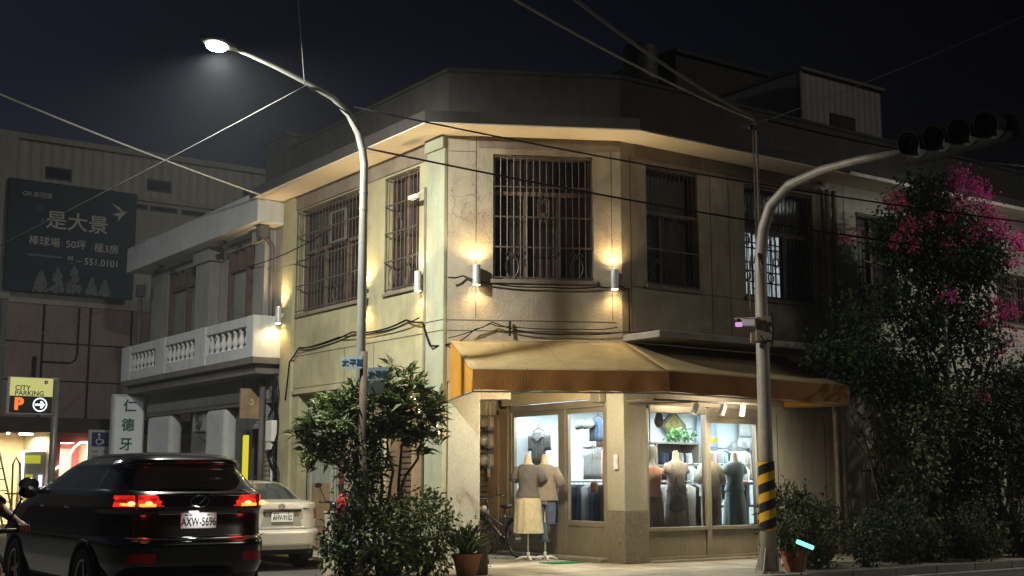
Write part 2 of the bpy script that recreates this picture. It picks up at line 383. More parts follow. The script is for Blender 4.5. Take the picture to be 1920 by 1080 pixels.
# eave, parapet, roof -----------------------------------------------
def off_poly(d, xl=-6.1, xr=4.97):
    def isect(F1, F2):
        p = W(F1, 0, -d); q = W(F2, 0, -d); a = F1.col[0].xyz; c = F2.col[0].xyz
        M2 = np.array([[a.x, -c.x], [a.y, -c.y]]); t = np.linalg.solve(M2, np.array([q.x - p.x, q.y - p.y])); return p + a * t[0]
    return [W(LT, xl, -d), isect(LT, CH), isect(CH, RT), W(RT, xr, -d)]
def ring(bm, d0, d1, z0, z1, xl=-6.1, xr=4.97):
    o = off_poly(d0, xl, xr); i = off_poly(d1, xl, xr)
    for k in range(3): bm.prism([(p.x, p.y) for p in (o[k], o[k + 1], i[k + 1], i[k])], z0, z1)
b = MB(); ring(b, .69, -.1, EZ, EZ + .07, -6.35); b.build('soffit', m_soffit, bld)
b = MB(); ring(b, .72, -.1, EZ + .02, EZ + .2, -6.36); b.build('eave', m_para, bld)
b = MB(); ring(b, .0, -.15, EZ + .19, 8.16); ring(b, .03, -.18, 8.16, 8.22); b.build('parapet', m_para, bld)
b = MB(LT); b.box(-7.05, -6.05, -.08, .5, EZ + .1, 8.42); b.box(-7.12, -6.0, -.14, .56, 8.42, 8.52); b.build('parapet_pier', m_para, bld, bevel=.01)
back = [W(LT, -6.1, 0), W(LT, 0, 0), W(RT, 0, 0), W(RT, 4.97, 0), W(RT, 4.97, 7), W(LT, -6.1, 8)]
b = MB(); b.prism([(p.x, p.y) for p in back], EZ + .075, EZ + .18); b.build('roof', m_para, bld)
ins = [W(LT, -6.08, .21), W(LT, -.2, .21), W(CH, .2, .201), W(CH, 2.8, .201), W(RT, .2, .21), W(RT, 4.96, .21), W(RT, 4.96, 7), W(LT, -6.08, 8)]
b = MB(); b.prism([(p.x, p.y) for p in ins], 3.045, 3.2); b.build('upper_floor', m_wall_p, bld)
b = MB(); b.prism([(p.x, p.y) for p in (W(CH, .0, .0), W(CH, CHW, .0), W(RT, .0, 3.9), W(RT, -2.6, 3.9))], 3.0, 3.04); b.build('porch_ceiling', mat('porch_ceiling_paint', (.5, .43, .3), .8, grime=.3), bld)
# porch back wall with roller shutter -------------------------------
m_shut = mat('shutter_slats', (.16, .115, .075), .55, metal=.3, var=.3, scale=4, grime=.5)
b = MB(RT); b.box(-2.9, .3, 3.95, 4.1, SW, 3.0); b.build('porch_wall', m_wall_c, bld)
def shutter(F, x0, x1, y, z0, z1, parent, m, pitch=.085):
    b = MB(F); n = int((z1 - z0) / pitch)
    for i in range(n):
        z = z0 + i * pitch
        b.add([(x0, y, z), (x1, y, z), (x1, y - .028, z + pitch * .35), (x0, y - .028, z + pitch * .35), (x1, y - .022, z + pitch * .8), (x0, y - .022, z + pitch * .8), (x1, y, z + pitch), (x0, y, z + pitch)],
              [(0, 1, 2, 3), (3, 2, 4, 5), (5, 4, 6, 7)])
    return b.build('roller_shutter', m, parent, normals=False)
shutter(RT, -1.6, .0, 3.92, SW, 2.62, bld, m_shut, .1)
m_wood = mat('weathered_wood', (.34, .23, .12), .7, var=.3, scale=3, drip=.5, grime=.3)
b = MB(RT); b.box(-.02, .26, 3.55, 3.9, SW, 2.65); b.box(.0, .17, 3.28, 3.55, SW, 2.75); b.build('door_post', m_wood, bld, bevel=.01)
b = MB(RT); b.box(-1.7, .2, 3.8, 3.95, 2.64, 3.0); b.build('shutter_housing', mat('housing_plate', (.42, .33, .2), .6, var=.2, grime=.4), bld)
# shop: glazed doors along the porch -------------------------------
DX = .08
DF = frame(W(RT, DX, 0), -el)      # local x runs towards the pillar: x = -y of RT
b = MB(DF)
b.box(-3.28, -3.2, -.05, .06, .2, 2.72); b.box(-.53, -.445, -.05, .06, .2, 2.72); b.box(-1.76, -1.6, -.055, .065, .2, 2.72)
b.box(-3.2, -.53, -.09, .07, 2.66, 2.78); b.box(-3.28, -.445, -.06, .08, .12, .2)
b.build('door_frame', m_bronze, bld, bevel=.006)
for x0, x1, zb in ((-3.2, -1.76, .62), (-1.6, -.53, .68)):
    b = MB(DF)
    b.box(x0, x0 + .06, -.03, .03, .2, 2.66); b.box(x1 - .06, x1, -.03, .03, .2, 2.66); b.box(x0 + .06, x1 - .06, -.03, .03, 2.58, 2.66); b.box(x0 + .06, x1 - .06, -.03, .03, zb, zb + .09); b.box(x0 + .06, x1 - .06, -.03, .03, .2, .3)
    d = b.build('door', m_bronze, bld, bevel=.005)
    b = MB(DF); b.box(x0 + .06, x1 - .06, -.012, .012, .3, zb); b.build('door_panel', m_bronze_p, d)
    b = MB(DF); b.add([(x0 + .055, 0, zb + .08), (x1 - .055, 0, zb + .08), (x1 - .055, 0, 2.59), (x0 + .055, 0, 2.59)], [(0, 1, 2, 3)]); b.build('pane', m_clear, d, normals=False)
b = MB(DF); b.box(-3.4, -.445, -.24, .14, SW, .19); b.build('step', m_concrete, bld, bevel=.015)
b = MB(DF); b.box(-3.45, -.56, -.1, -.02, 2.79, 2.998); b.build('fascia_board', mat('cream_board', (.55, .45, .27), .6, var=.06, scale=2), bld, bevel=.006)
b = MB(DF); b.box(-.95, -.75, -.104, -.101, 2.86, 2.97); b.build('notice', mat('pinkish_notice', (.6, .34, .28), .6, var=.4, scale=14), bld)
b = MB(DF); b.box(-.72, -.46, -.2, -.01, 2.72, 2.99); b.build('camera_box', m_bronze, bld, bevel=.02)
# shop window on the side street -----------------------------------
b = MB(RT)
b.box(.495, .55, .02, .12, .66, 2.62); b.box(1.83, 1.93, .0, .13, .2, 2.66); b.box(3.06, 3.125, .02, .12, .2, 2.62); b.box(.55, 1.83, .02, .12, 2.56, 2.685); b.box(1.93, 3.06, .02, .12, 2.42, 2.5)
b.box(.495, 1.83, -.01, .14, .62, .68); b.box(1.93, 3.125, -.01, .14, .62, .68); b.box(.495, 3.125, .0, .13, .15, .2)
f = b.build('shop_window', m_bronze, bld, bevel=.006)
for x0, x1, z1 in ((.55, 1.83, 2.56), (1.93, 3.06, 2.42)):
    b = MB(RT); b.add([(x0, .063, .68), (x1, .063, .68), (x1, .063, z1), (x0, .063, z1)], [(0, 1, 2, 3)]); b.build('pane', m_clear, f, normals=False)
for x0, x1 in ((.52, 1.82), (1.94, 3.1)): b = MB(RT); b.box(x0, x1, .05, .09, .2, .62); b.build('kick_panel', m_bronze_x, f)
b = MB(RT); b.box(1.93, 3.125, .03, .11, 2.5, 2.685); b.build('head_board', m_stone_d, f)
b = MB(RT); b.box(.5, 3.2, -.12, .16, SW - .02, .155); b.build('step', m_concrete, bld, bevel=.012)
b = MB(RT); b.box(3.13, 3.2, -.02, .1, .5, 2.5); b.build('window_jamb', m_white, bld, bevel=.008)
# shop room
m_room = mat('shop_wall_paint', (.72, .78, .79), .8, var=.03, scale=1)
b = MB(RT); b.box(.2, 6.9, 3.35, 3.45, .1, 2.9); b.box(6.8, 6.9, .2, 3.35, .1, 2.9); b.build('shop_wall', m_room, bld)
b = MB(RT); b.box(.1, 6.9, .14, 3.45, .13, .18); b.build('shop_floor', mat('shop_floor_tile', (.4, .38, .34), .4, var=.1), bld)
b = MB(RT); b.box(.14, 6.9, .2, 3.45, 2.82, 2.9); b.build('shop_ceiling', m_room, bld)
b = MB(RT)
for y in (1.0, 2.3): b.box(.6, 6.2, y - .04, y + .04, 2.74, 2.8)
tl = b.build('ceiling_tube', emis('shop_tube', (.86, .95, 1), 6), bld)
for y in (1.0, 2.3): light('shop_tube_light', 'AREA', W(RT, 3.2, y, 2.72), 150, (.78, .93, 1), bld, 5.4, sizey=.12, rot=Matrix.Rotation(math.atan2(er.y, er.x), 4, 'Z'))
b = MB(RT); b.box(.30, .38, .7, 3.1, 2.74, 2.8); b.build('ceiling_tube', MATS['shop_tube'], bld)  # unseen tube added near the doors to light the hanging clothes
light('shop_tube_light', 'AREA', W(RT, .36, 1.9, 2.72), 26, (.80, .93, 1), bld, .1, sizey=2.4, rot=Matrix.Rotation(math.atan2(er.y, er.x), 4, 'Z'))
# street side ground floor behind the plants -----------------------
b = MB(LT); b.box(-5.4, -.7, .62, .75, SW, 3.1); b.build('recess_wall', m_wall_c, bld)
b = MB(LT); b.box(-5.3, -4.35, .3, .36, 1.4, 3.0); b.box(-5.34, -5.27, .22, .38, SW, 3.08); b.box(-4.38, -4.31, .22, .38, SW, 3.08); b.box(-5.27, -4.38, .22, .38, 3.0, 3.08); b.build('curtained_window', mat('curtain_cloth', (.34, .36, .28), .8, rib=('X', 6)), bld)
b = MB(LT); b.box(-5.27, -4.4, .28, .5, SW, 1.4); b.build('wooden_cabinet', m_wood, bld, bevel=.01)
b = MB(LT); b.box(-4.2, -3.7, .3, .5, SW, 2.0); b.box(-3.65, -3.5, .25, .45, SW, 1.7); b.build('red_door', mat('dark_red_paint', (.16, .03, .025), .5, var=.3), bld)
b = MB(LT); b.box(-3.1, -2.3, .35, .5, SW, 3.05); b.build('cream_panel', mat('cream_panel_paint', (.62, .52, .36), .6), bld)
b = MB(LT); b.box(-2.25, -2.1, .2, .4, SW, 3.08); b.box(-1.2, -.86, .08, .4, SW, 3.08); b.build('door_post', m_wood, bld)
shutter(LT, -2.1, -1.2, .42, SW, 2.6, bld, m_shut, .1)
b = MB(LT); b.box(-2.1, -1.2, .3, .5, 2.62, 3.08); b.build('shutter_housing', m_wood, bld)
b = MB(LT); b.box(-5.6, -.56, -.05, -.002, 3.1, 3.16); b.build('drip_ledge', m_wall_y, bld)
b = MB(LT); b.tube([(-.62, -.04, SW), (-.62, -.04, 6.3)], .035, 8); b.build('downpipe', mat('rusty_pipe', (.22, .17, .12), .7, var=.3, drip=.5), bld, smooth=True)
fd = thing('flood_light', 'small white flood lamp fixed high beside the narrow street side window', 'lamp', LT @ Matrix.Translation((-.66, -.15, 6.12)))
b = MB(LT); b.box(-.86, -.60, -.26, -.16, 6.10, 6.17, LT.inverted() @ LT); b.build('head', m_white, fd, bevel=.015)
b = MB(LT); b.tube([(-.66, -.2, 6.17), (-.63, -.06, 6.26)], .012, 6); b.build('bracket', m_white, fd)
# ------------------------------------------------------------ awning
m_aw_top = mat('faded_awning_fabric', (.36, .27, .125), .85, var=.15, scale=1.5, drip=.3, grime=.45, trans=.1, bump=.6, bscale=5)
m_aw_val = mat('ochre_valance_fabric', (.31, .125, .02), .85, var=.15, scale=2, trans=.05, bump=.5, bscale=4, grime=.25)
m_aw_side = mat('orange_awning_fabric', (.70, .36, .04), .85, var=.06, scale=3, trans=.35)
aw = thing('awning', 'orange and beige fabric awning wrapped round the shop corner below the wall lamps', 'awning', CH @ Matrix.Translation((1.4, 0, 2.75)))
wl = [W(CH, .05, -.02, 3.68), W(CH, CHW + .02, -.03, 3.68), W(RT, 3.75, -.02, 3.66)]
oo = off_poly(1.5); fr = [W(CH, .27, -1.5, 3.08), V((oo[2].x, oo[2].y, 3.08)), W(RT, 3.75, -1.5, 3.04)]
fb = [p - V((0, 0, .31)) for p in fr]
b = MB()
for k in range(2):          # a slight sag of the cloth between ridge and front
    n, mm = 22, 8; vs = []; fs = []
    for i in range(n + 1):
        for j in range(mm + 1):
            u, v = i / n, j / mm; a = wl[k].lerp(wl[k + 1], u); c = fr[k].lerp(fr[k + 1], u); p = a.lerp(c, v)
            sag = .045 * math.sin(math.pi * v) * (1 + .25 * math.sin(u * 16)) * min(1, 6 * min(u + .0, 1 - u) + (.0 if k else .0) + .25)
            vs.append(p - V((0, 0, sag)))
    for i in range(n):
        for j in range(mm): q = i * (mm + 1) + j; fs.append((q, q + mm + 1, q + mm + 2, q + 1))
    b.add(vs, fs)
b.build('canopy_cloth', m_aw_top, aw, smooth=True, solid=.005)
b = MB(); 
for k in range(2):
    n = 64; vs = []
    for i in range(n + 1):
        p = fr[k].lerp(fr[k + 1], i / n); q = fb[k].lerp(fb[k + 1], i / n); o_ = (fr[k + 1] - fr[k]).normalized().cross(V((0, 0, 1))) * (.008 * math.sin(i * .55) + .006 * math.sin(i * .21 + k)) + V((0, 0, .008 * math.sin(i * .34 + k)))
        vs += [p, q + o_]
    b.add(vs, [(2 * i, 2 * i + 1, 2 * i + 3, 2 * i + 2) for i in range(n)])
b.build('valance', m_aw_val, aw, smooth=False, solid=.005)
b = MB(); b.add([wl[0], fr[0], fb[0], W(CH, .05, -.02, 2.72)], [(0, 1, 2, 3)]); b.build('side_cheek', m_aw_side, aw, solid=.005)
b = MB(); b.add([wl[2], fr[2], fb[2], W(RT, 3.75, -.02, 2.74)], [(0, 1, 2, 3)]); b.build('side_cheek', m_aw_side, aw, solid=.005)
b = MB()
for p, q in ((fr[0], fr[1]), (fr[1], fr[2]), (fb[0], fb[1]), (fb[1], fb[2]), (wl[0], fr[0]), (wl[1], fr[1]), (wl[2], fr[2]), (fr[0], fb[0]), (fr[1], fb[1]), (fr[2], fb[2]), (W(CH, .05, -.02, 2.73), fb[0]), (W(RT, 3.75, -.02, 2.75), fb[2])):
    o_ = V((0, .02, -.02)); b.tube([p + o_, q + o_], .014, 6)
b.build('awning_frame', m_pole, aw, smooth=True)
b = MB()
for u in (.28, .52, .78):
    a = wl[0].lerp(wl[1], u); c = fr[0].lerp(fr[1], u); b.tube([a.lerp(c, t) + V((0, 0, .012 - .055 * math.sin(math.pi * t))) for t in np.linspace(0.02, .98, 9)], .008, 5)
b.build('seam', mat('pale_seam', (.25, .19, .10), .8), aw)
# porch lamp under the awning (its tube is hidden by the valance from the street)
pl = thing('porch_tube_lamp', 'warm white tube lamp fixed under the awning above the shop doors', 'lamp', CH @ Matrix.Translation((1.75, -.8, 2.95)))
b = MB(CH); b.box(1.3, 2.2, -.84, -.76, 2.97, 3.02); b.build('housing', m_white, pl)
b = MB(CH); b.tube([(1.32, -.8, 2.95), (2.18, -.8, 2.95)], .014, 8); b.build('tube', emis('warm_tube', (1, .80, .5), 12), pl)
light('porch_light', 'POINT', W(CH, 1.75, -.8, 2.88), 48, (1, .77, .43), pl, .06)
al = thing('awning_lamp', 'warm tube lamp fixed inside the awning front, shining back on the doors', 'lamp', CH @ Matrix.Translation((1.5, -1.25, 2.93)), 'tube lamps inside the awning front')
b = MB(CH); b.box(1.0, 2.0, -1.32, -1.26, 2.92, 2.98); b.build('housing', m_white, al); b = MB(CH); b.tube([(1.02, -1.24, 2.92), (1.98, -1.24, 2.92)], .014, 8); b.build('tube', MATS['warm_tube'], al)
light('awning_light', 'SPOT', W(CH, 1.5, -1.2, 2.88), 270, (1, .84, .58), al, .12, W(CH, 1.6, .9, .9), R(150), .6)
al = thing('awning_lamp', 'warm tube lamp fixed inside the awning front, shining back on the shop window', 'lamp', RT @ Matrix.Translation((1.9, -1.25, 2.93)), 'tube lamps inside the awning front')
b = MB(RT); b.box(1.4, 2.4, -1.32, -1.26, 2.92, 2.98); b.build('housing', m_white, al); b = MB(RT); b.tube([(1.42, -1.24, 2.92), (2.38, -1.24, 2.92)], .014, 8); b.build('tube', MATS['warm_tube'], al)
light('awning_light', 'SPOT', W(RT, 1.9, -1.2, 2.88), 130, (1, .86, .62), al, .12, W(RT, 1.9, .5, 1.0), R(140), .7)

# ------------------------------------------------------------ wall lamps
m_lampbody = mat('lamp_body_grey', (.55, .55, .54), .4, metal=.2)
m_lamp_e = emis('warm_lamp_lens', (1, .80, .45), 30)
wlab = ['grey tube wall lamp on the far end pier of the street side beside the balcony', 'grey tube wall lamp between two street side windows, half behind the lamp post',
        'grey tube wall lamp beside the narrow street side window near the corner', 'grey tube wall lamp left of the big corner window', 'grey tube wall lamp right of the big corner window']
src = None
for i, (F, x, z, off) in enumerate(((LT, -6.0, 4.70, .07), (LT, -2.62, 4.70, 0), (LT, -.74, 4.72, .0), (CH, .465, 4.73, 0), (CH, 2.74, 4.70, 0))):
    M = F @ Matrix.Translation((x, -off, z))
    if src is None:
        src = thing('wall_lamp', wlab[i], 'wall lamp', M, 'up and down wall lamps along the upper storey'); b = MB(M)
        b.lathe([(.058, -.16), (.062, -.165), (.062, .165), (.058, .16)], 20, TR(0, -.11, 0), cap=False); b.lathe([(.0, -.02), (.056, -.02), (.056, .02), (0, .02)], 20, TR(0, -.11, 0), cap=False); b.build('lamp_tube', m_lampbody, src, smooth=False)
        b = MB(M); b.box(-.03, .03, -.055, -.004, -.045, .045); b.build('bracket', m_lampbody, src, bevel=.006)
        for s_ in (-1, 1):
            b = MB(M); b.lathe([(.0, s_ * .172), (.045, s_ * .168), (.057, s_ * .160)], 16, TR(0, -.11, 0), cap=False); b.build('lens', m_lamp_e, src)
    else: copy_tree(src, M, wlab[i])
    c = M @ V((0, -.14, .175)); light('wall_lamp_up', 'SPOT', c, 92, (1, .70, .33), None, .045, M @ V((0, -.4, 2.4)), R(155), .9)
    c = M @ V((0, -.14, -.185)); light('wall_lamp_down', 'SPOT', c, 30, (1, .70, .33), None, .03, M @ V((0, -.35, -1.5)), R(150), .9)
# three white track spots below the awning, on their arm
arm = thing('spot_rail', 'thin metal bracket rail fixed to the pillar under the awning', 'bracket', RT @ Matrix.Translation((.2, -.02, 2.7)))
b = MB(RT); b.box(.1, 2.6, -.66, -.63, 2.70, 2.73); b.box(.06, .1, -.66, -.01, 2.70, 2.73); b.tube([(.08, -.02, 2.68), (.9, -.64, 2.7)], .012, 6); b.tube([(.53, -.03, 2.7), (.53, -.03, 1.85), (.50, -.05, 1.75)], .012, 6); b.build('rail', mat('dull_rail', (.13, .12, .10), .7), arm)
slab = ['white spot lamp nearest the pillar on the shop window rail', 'white spot lamp in the middle of the shop window rail, lit and glowing', 'white spot lamp nearest the striped pole on the shop window rail']
s0 = None
for i, (x, z, ry) in enumerate(((.99, 2.6, .25), (1.6, 2.6, .2), (2.05, 2.6, 0))):
    M = RT @ TR(x, -.645, z, .25, ry, 0)
    if s0 is None:
        s0 = thing('track_spot', slab[0], 'spot lamp', M, 'white spots over the shop window'); b = MB(M)
        b.lathe([(.0, .085), (.05, .085), (.052, -.09), (.045, -.09), (.045, -.06), (0, -.06)], 18, cap=False); b.build('housing', m_white, s0)
        b = MB(M); b.tube([(0, 0, .085), (0, .01, .12), (.01, .0, .135)], .012, 6); b.build('stem', m_white, s0)
        b = MB(M); b.lathe([(0, -.066), (.044, -.066)], 16, cap=False); b.build('lens', emis('spot_lens', (1, .86, .6), 18), s0)
    else: copy_tree(s0, M, slab[i])
    light('track_spot_light', 'SPOT', M @ V((0, 0, -.12)), 80, (1, .82, .55), None, .03, W(RT, (1.3, 2.0, 2.7)[i], .5, 1.35), R(95), .9)
# ------------------------------------------------------------ row house further along the side street
rh = thing('row_house', 'pale rendered row house behind the flowering bougainvillea, sharing the long eave', 'building', RT @ Matrix.Translation((4.97, 0, 0)))
RW2 = [(5.95, 7.1, 4.69, 6.6), (10.45, 12.2, 4.75, 5.85), (14, 16, 4.7, 6.6), (6.2, 7.4, 1.2, 2.6), (10.4, 12, 1.0, 2.6)]
b = MB(RT); b.panel(4.975, 26, SW, EZ, RW2, .2); b.build('wall', m_wall_p, rh)
for q in RW2[:3]: window(rh, RT, *q, ((q[0] + q[1]) / 2,), None, gm=m_grille_d, step=.12, gy=-.02)
for q in RW2[3:]: window(rh, RT, *q, ((q[0] + q[1]) / 2,), None, gm=m_grille_d, step=.1, gy=-.02)
b = MB(RT); b.box(4.975, 26, -.69, .1, EZ, EZ + .07); b.build('soffit', m_soffit, rh)
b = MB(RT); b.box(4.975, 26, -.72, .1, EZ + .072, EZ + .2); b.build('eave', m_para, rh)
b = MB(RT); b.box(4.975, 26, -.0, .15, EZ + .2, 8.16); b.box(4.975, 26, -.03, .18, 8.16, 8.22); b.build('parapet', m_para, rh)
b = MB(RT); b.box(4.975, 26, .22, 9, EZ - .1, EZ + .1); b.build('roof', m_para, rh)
for x0, x1 in ((9.7, 9.95), (10.1, 10.3)): b = MB(RT); b.box(x0, x1, -.07, -.002, SW, EZ); b.build('pilaster', m_wall_p, rh, bevel=.01)
b = MB(RT)
for x in (5.05, 5.24): b.tube([(x, -.08, SW), (x, -.08, 6.9)], .05, 10); 
b.lathe([(.05, -.12), (.09, .02), (.09, .12), (.05, .13)], 12, RT.inverted() @ RT @ TR(5.24, -.08, 5.72)); b.build('downpipe', m_pole2, rh, smooth=True)
b = MB(RT)
for x in (5.6, 8.6, 9.3): b.box(x, x + .014, -.003, .01, 3., EZ)
b.box(5.3, 9.6, -.003, .01, 4.5, 4.512); b.build('groove', m_line, rh)
gt = thing('iron_fence', 'low iron bar fence behind the planting beside the downpipe', 'fence', RT @ Matrix.Translation((6.5, -.35, SW)))
b = MB(RT)
for k in range(26): b.tube([(5.4 + k * .11, -.35, .55), (5.4 + k * .11, -.35, 1.75)], .011, 6)
b.build('bars', m_grille_d, gt)
b = MB(RT); b.box(5.35, 8.2, -.37, -.33, .6, .64); b.box(5.35, 8.2, -.37, -.33, 1.6, 1.64); b.build('rails', m_grille_d, gt)
b = MB(RT); b.box(5.3, 8.25, -.45, -.25, SW, .55); b.build('fence_base', m_concrete, gt)
# roof top things
rb = thing('rooftop_storey', 'dark set-back storey standing on the roof behind the parapet', 'building', RT @ Matrix.Translation((8.5, 8, EZ + .2)))
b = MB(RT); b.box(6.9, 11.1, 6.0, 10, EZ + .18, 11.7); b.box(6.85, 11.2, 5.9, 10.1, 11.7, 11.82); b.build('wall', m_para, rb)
b = MB(RT); b.box(5.6, 6.9, 6.1, 8, EZ + .18, 10.85); b.plate([(4.9, EZ + .2), (5.6, EZ + .2), (5.6, 10.7), (4.9, 10.1)], 6.15, 6.4); b.build('stair_wall', m_wall_p, rb)
wt = thing('water_tank', 'ribbed steel water tank standing on the highest roof block', 'water tank', RT @ TR(6.28, 6.6, 10.85))
b = MB(RT @ TR(6.28, 6.6, 10.95)); b.lathe([(.02, 1.02), (.25, 1.0), (.42, .92)] + [(.42 + (.02 if i % 3 == 1 else 0), .9 - i * .06) for i in range(15)] + [(.40, .0)], 24); b.build('tank', mat('stainless', (.07, .07, .075), .6, metal=.3), wt, smooth=True)
b = MB(RT @ TR(6.28, 6.6, 10.85))
for k in range(4): b.tube([(.34 * math.cos(k * 1.57), .34 * math.sin(k * 1.57), 0), (.34 * math.cos(k * 1.57), .34 * math.sin(k * 1.57), .12)], .03, 6)
b.build('tank_stand', m_grille_d, wt)
sh = thing('rooftop_shed', 'pale corrugated metal shed on the roof with one dark window', 'shed', RT @ Matrix.Translation((8.5, 2.6, EZ + .2)))
def corr(b, F, x0, x1, y, z0, z1, pitch=.09, amp=.018):
    n = int((x1 - x0) / pitch * 2); vs = []
    for i in range(n + 1):
        x = x0 + (x1 - x0) * i / n; o = amp if i % 4 in (1, 2) else 0
        vs += [(x, y - o, z0), (x, y - o, z1)]
    b.add(vs, [(2 * i, 2 * i + 2, 2 * i + 3, 2 * i + 1) for i in range(n)])
m_corr = mat('corrugated_sheet', (.17, .165, .15), .5, metal=.2, var=.1, scale=1, drip=.4, grime=.3)
b = MB(RT); corr(b, RT, 7.47, 10.2, 2.6, EZ + .2, 10.45, .1, .003); b.build('sheet_wall', m_corr, sh, normals=False)
b = MB(RT); b.box(7.47, 10.2, 2.62, 5.4, EZ + .2, 10.44); b.build('wall', m_corr, sh)
b = MB(RT); b.box(7.40, 10.28, 2.5, 5.5, 10.45, 10.52); b.box(7.40, 7.47, 2.55, 2.68, EZ + .2, 10.45); b.build('roof_trim', m_grille_d, sh)
b = MB(RT); b.box(8.4, 9.24, 2.57, 2.61, 9.2, 9.64); b.build('window', m_pane, sh)

# ------------------------------------------------------------ balcony house on the left
bh = thing('balcony_house', 'grey house with white balustrade balcony and deep white canopy', 'building', LT @ Matrix.Translation((-10.1, 0, 0)))
m_bal = mat('white_balcony_paint', (.62, .62, .60), .75, var=.08, scale=1.5, bump=.2, drip=.3, grime=.2)
m_grey = mat('grey_render', (.30, .285, .25), .85, var=.12, scale=1.4, bump=.3, drip=.3, grime=.3)
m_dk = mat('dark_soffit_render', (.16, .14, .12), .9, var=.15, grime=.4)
HB = [(-12.85, -10.43, 4.4, 6.44), (-9.2, -7.15, 4.4, 6.44)]
b = MB(LT); b.panel(-14.1, -6.14, 3.1, 7.3, HB, .2, .02); b.build('wall', m_grey, bh)
m_cur = mat('curtained_glass', (.24, .24, .20), .35, var=.25, scale=2, rib=('X', 5))
for x0, x1, z0, z1 in HB:
    b = MB(LT)
    for x in (x0, (x0 + x1) / 2 - .05, x1 - .1): b.box(x, x + .1, .06, .16, z0, z1)
    b.box(x0 + .1, x1 - .1, .06, .16, 5.98, 6.08)
    for k in range(5): b.box(x0 + .1 + (x1 - x0 - .2) * k / 5, x0 + .2 + (x1 - x0 - .2) * k / 5, .06, .15, 6.08, z1)
    w = b.build('window', m_frame, bh)
    b = MB(LT); b.box(x0 + .02, x1 - .02, .165, .175, z0, z1); b.build('pane', m_cur, w)
for x0, x1, _, z1 in HB: b = MB(LT); b.box(x1 + .0, x1 + .85 if x1 < -8 else x1 + .5, -.22, .018, 4.5, 6.3); b.box(x1, x1 + 1.0 if x1 < -8 else x1 + .5, -.3, .018, 6.3, 6.6); b.build('pilaster', m_grey, bh, bevel=.01)
b = MB(LT); b.box(-14.1, -6.16, -.62, .02, 6.6, 7.22); b.build('canopy', m_bal, bh, bevel=.015)
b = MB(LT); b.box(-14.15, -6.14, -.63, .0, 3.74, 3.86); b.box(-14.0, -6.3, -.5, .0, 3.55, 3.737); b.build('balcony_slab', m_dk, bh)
b = MB(LT)      # parapet frame of the balustrade with three bays
yA, yB = -.62, -.44
piers = [(-14.1, -13.5), (-11.7, -11.1), (-9.25, -8.65), (-6.5, -6.16)]
for x0, x1 in piers: b.box(x0, x1, yA - .02, yB + .02, 3.86, 4.7)
bays = [(-13.5, -11.7), (-11.1, -9.25), (-8.65, -6.5)]
for x0, x1 in bays: b.box(x0, x1, yA, yB, 3.86, 4.08); b.box(x0, x1, yA, yB, 4.5, 4.7)
b.box(-6.33, -6.16, yB + .02, .0, 3.86, 4.7); b.build('balustrade', m_bal, bh, bevel=.012)
for x0, x1 in bays:
    for k in range(7):
        x = x0 + (x1 - x0) * (k + .5) / 7
        b = MB(LT @ TR(x, (yA + yB) / 2, 4.08)); b.lathe([(.062, 0), (.062, .045), (.035, .06), (.045, .09), (.072, .14), (.066, .19), (.04, .27), (.03, .33), (.05, .35), (.055, .42)], 12); b.build('baluster', m_bal, bh, smooth=True)
# ground floor arcade
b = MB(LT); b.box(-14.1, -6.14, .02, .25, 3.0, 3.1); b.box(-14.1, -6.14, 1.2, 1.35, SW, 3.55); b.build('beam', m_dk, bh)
for x0, x1 in ((-13.9, -12.3), (-10.1, -8.98)): b = MB(LT); b.box(x0, x1, .0, .33, SW, 3.0); b.build('pier', mat('pale_tiles', (.58, .58, .58), .5, var=.08, scale=6, grime=.2), bh, bevel=.12, seg=4)
b = MB(LT); b.box(-12.3, -10.1, .55, .7, SW, 2.98); b.build('recessed_wall', m_grey, bh)
b = MB(LT); b.box(-8.95, -8.05, .25, .3, SW, 2.9); b.box(-7.65, -7.45, .2, .35, SW, 2.6); b.build('grey_door', mat('dark_grey_metal', (.10, .10, .10), .5, metal=.3), bh)
shutter(LT, -7.38, -6.85, .22, SW, 2.55, bh, mat('light_shutter', (.45, .38, .30), .5, metal=.3, var=.2), .1)
b = MB(LT); b.box(-7.9, -6.9, -.05, .2, 2.5, 2.98); b.build('shutter_housing', mat('dusty_metal', (.27, .27, .26), .6, var=.3, rib=('Z', 5)), bh)
m_dp = mat('dark_pipe', (.10, .085, .08), .6, var=.3)
b = MB(LT); b.tube([(-6.78, -.12, SW), (-6.78, -.12, 3.5)], .06, 10); b.build('downpipe', m_dp, bh, smooth=True)
b = MB(LT); b.tube([(-13.9, -.3, 4.8), (-13.9, -.3, 6.25)], .05, 8); b.box(-14.0, -13.8, -.4, -.2, 6.0, 6.3); b.build('downpipe', m_dp, bh)
b = MB(LT); b.box(-6.6, -6.4, -.45, -.25, 6.35, 6.6); b.tube([(-6.55, -.3, 6.4), (-6.55, -.1, 6.2), (-6.55, -.1, 4.6)], .05, 8); b.build('downpipe', m_dp, bh)
yl = thing('yellow_glow_strip', 'tall thin yellow strip with painted-in glow standing at the arcade edge of the balcony house', 'sign', LT @ Matrix.Translation((-7.9, .0, SW)))
b = MB(LT); b.box(-7.99, -7.82, .0, .08, 1.0, 2.38); b.build('light_strip', emis('yellow_strip', (.95, .85, .03), .75), yl, bevel=.02)  # strip only reflects light; its brightness is put in as emission
b = MB(LT); b.box(-7.97, -7.84, .02, .07, SW, 1.0); b.box(-7.97, -7.84, .02, .07, 2.38, 2.46); b.build('stand', m_pole, yl)
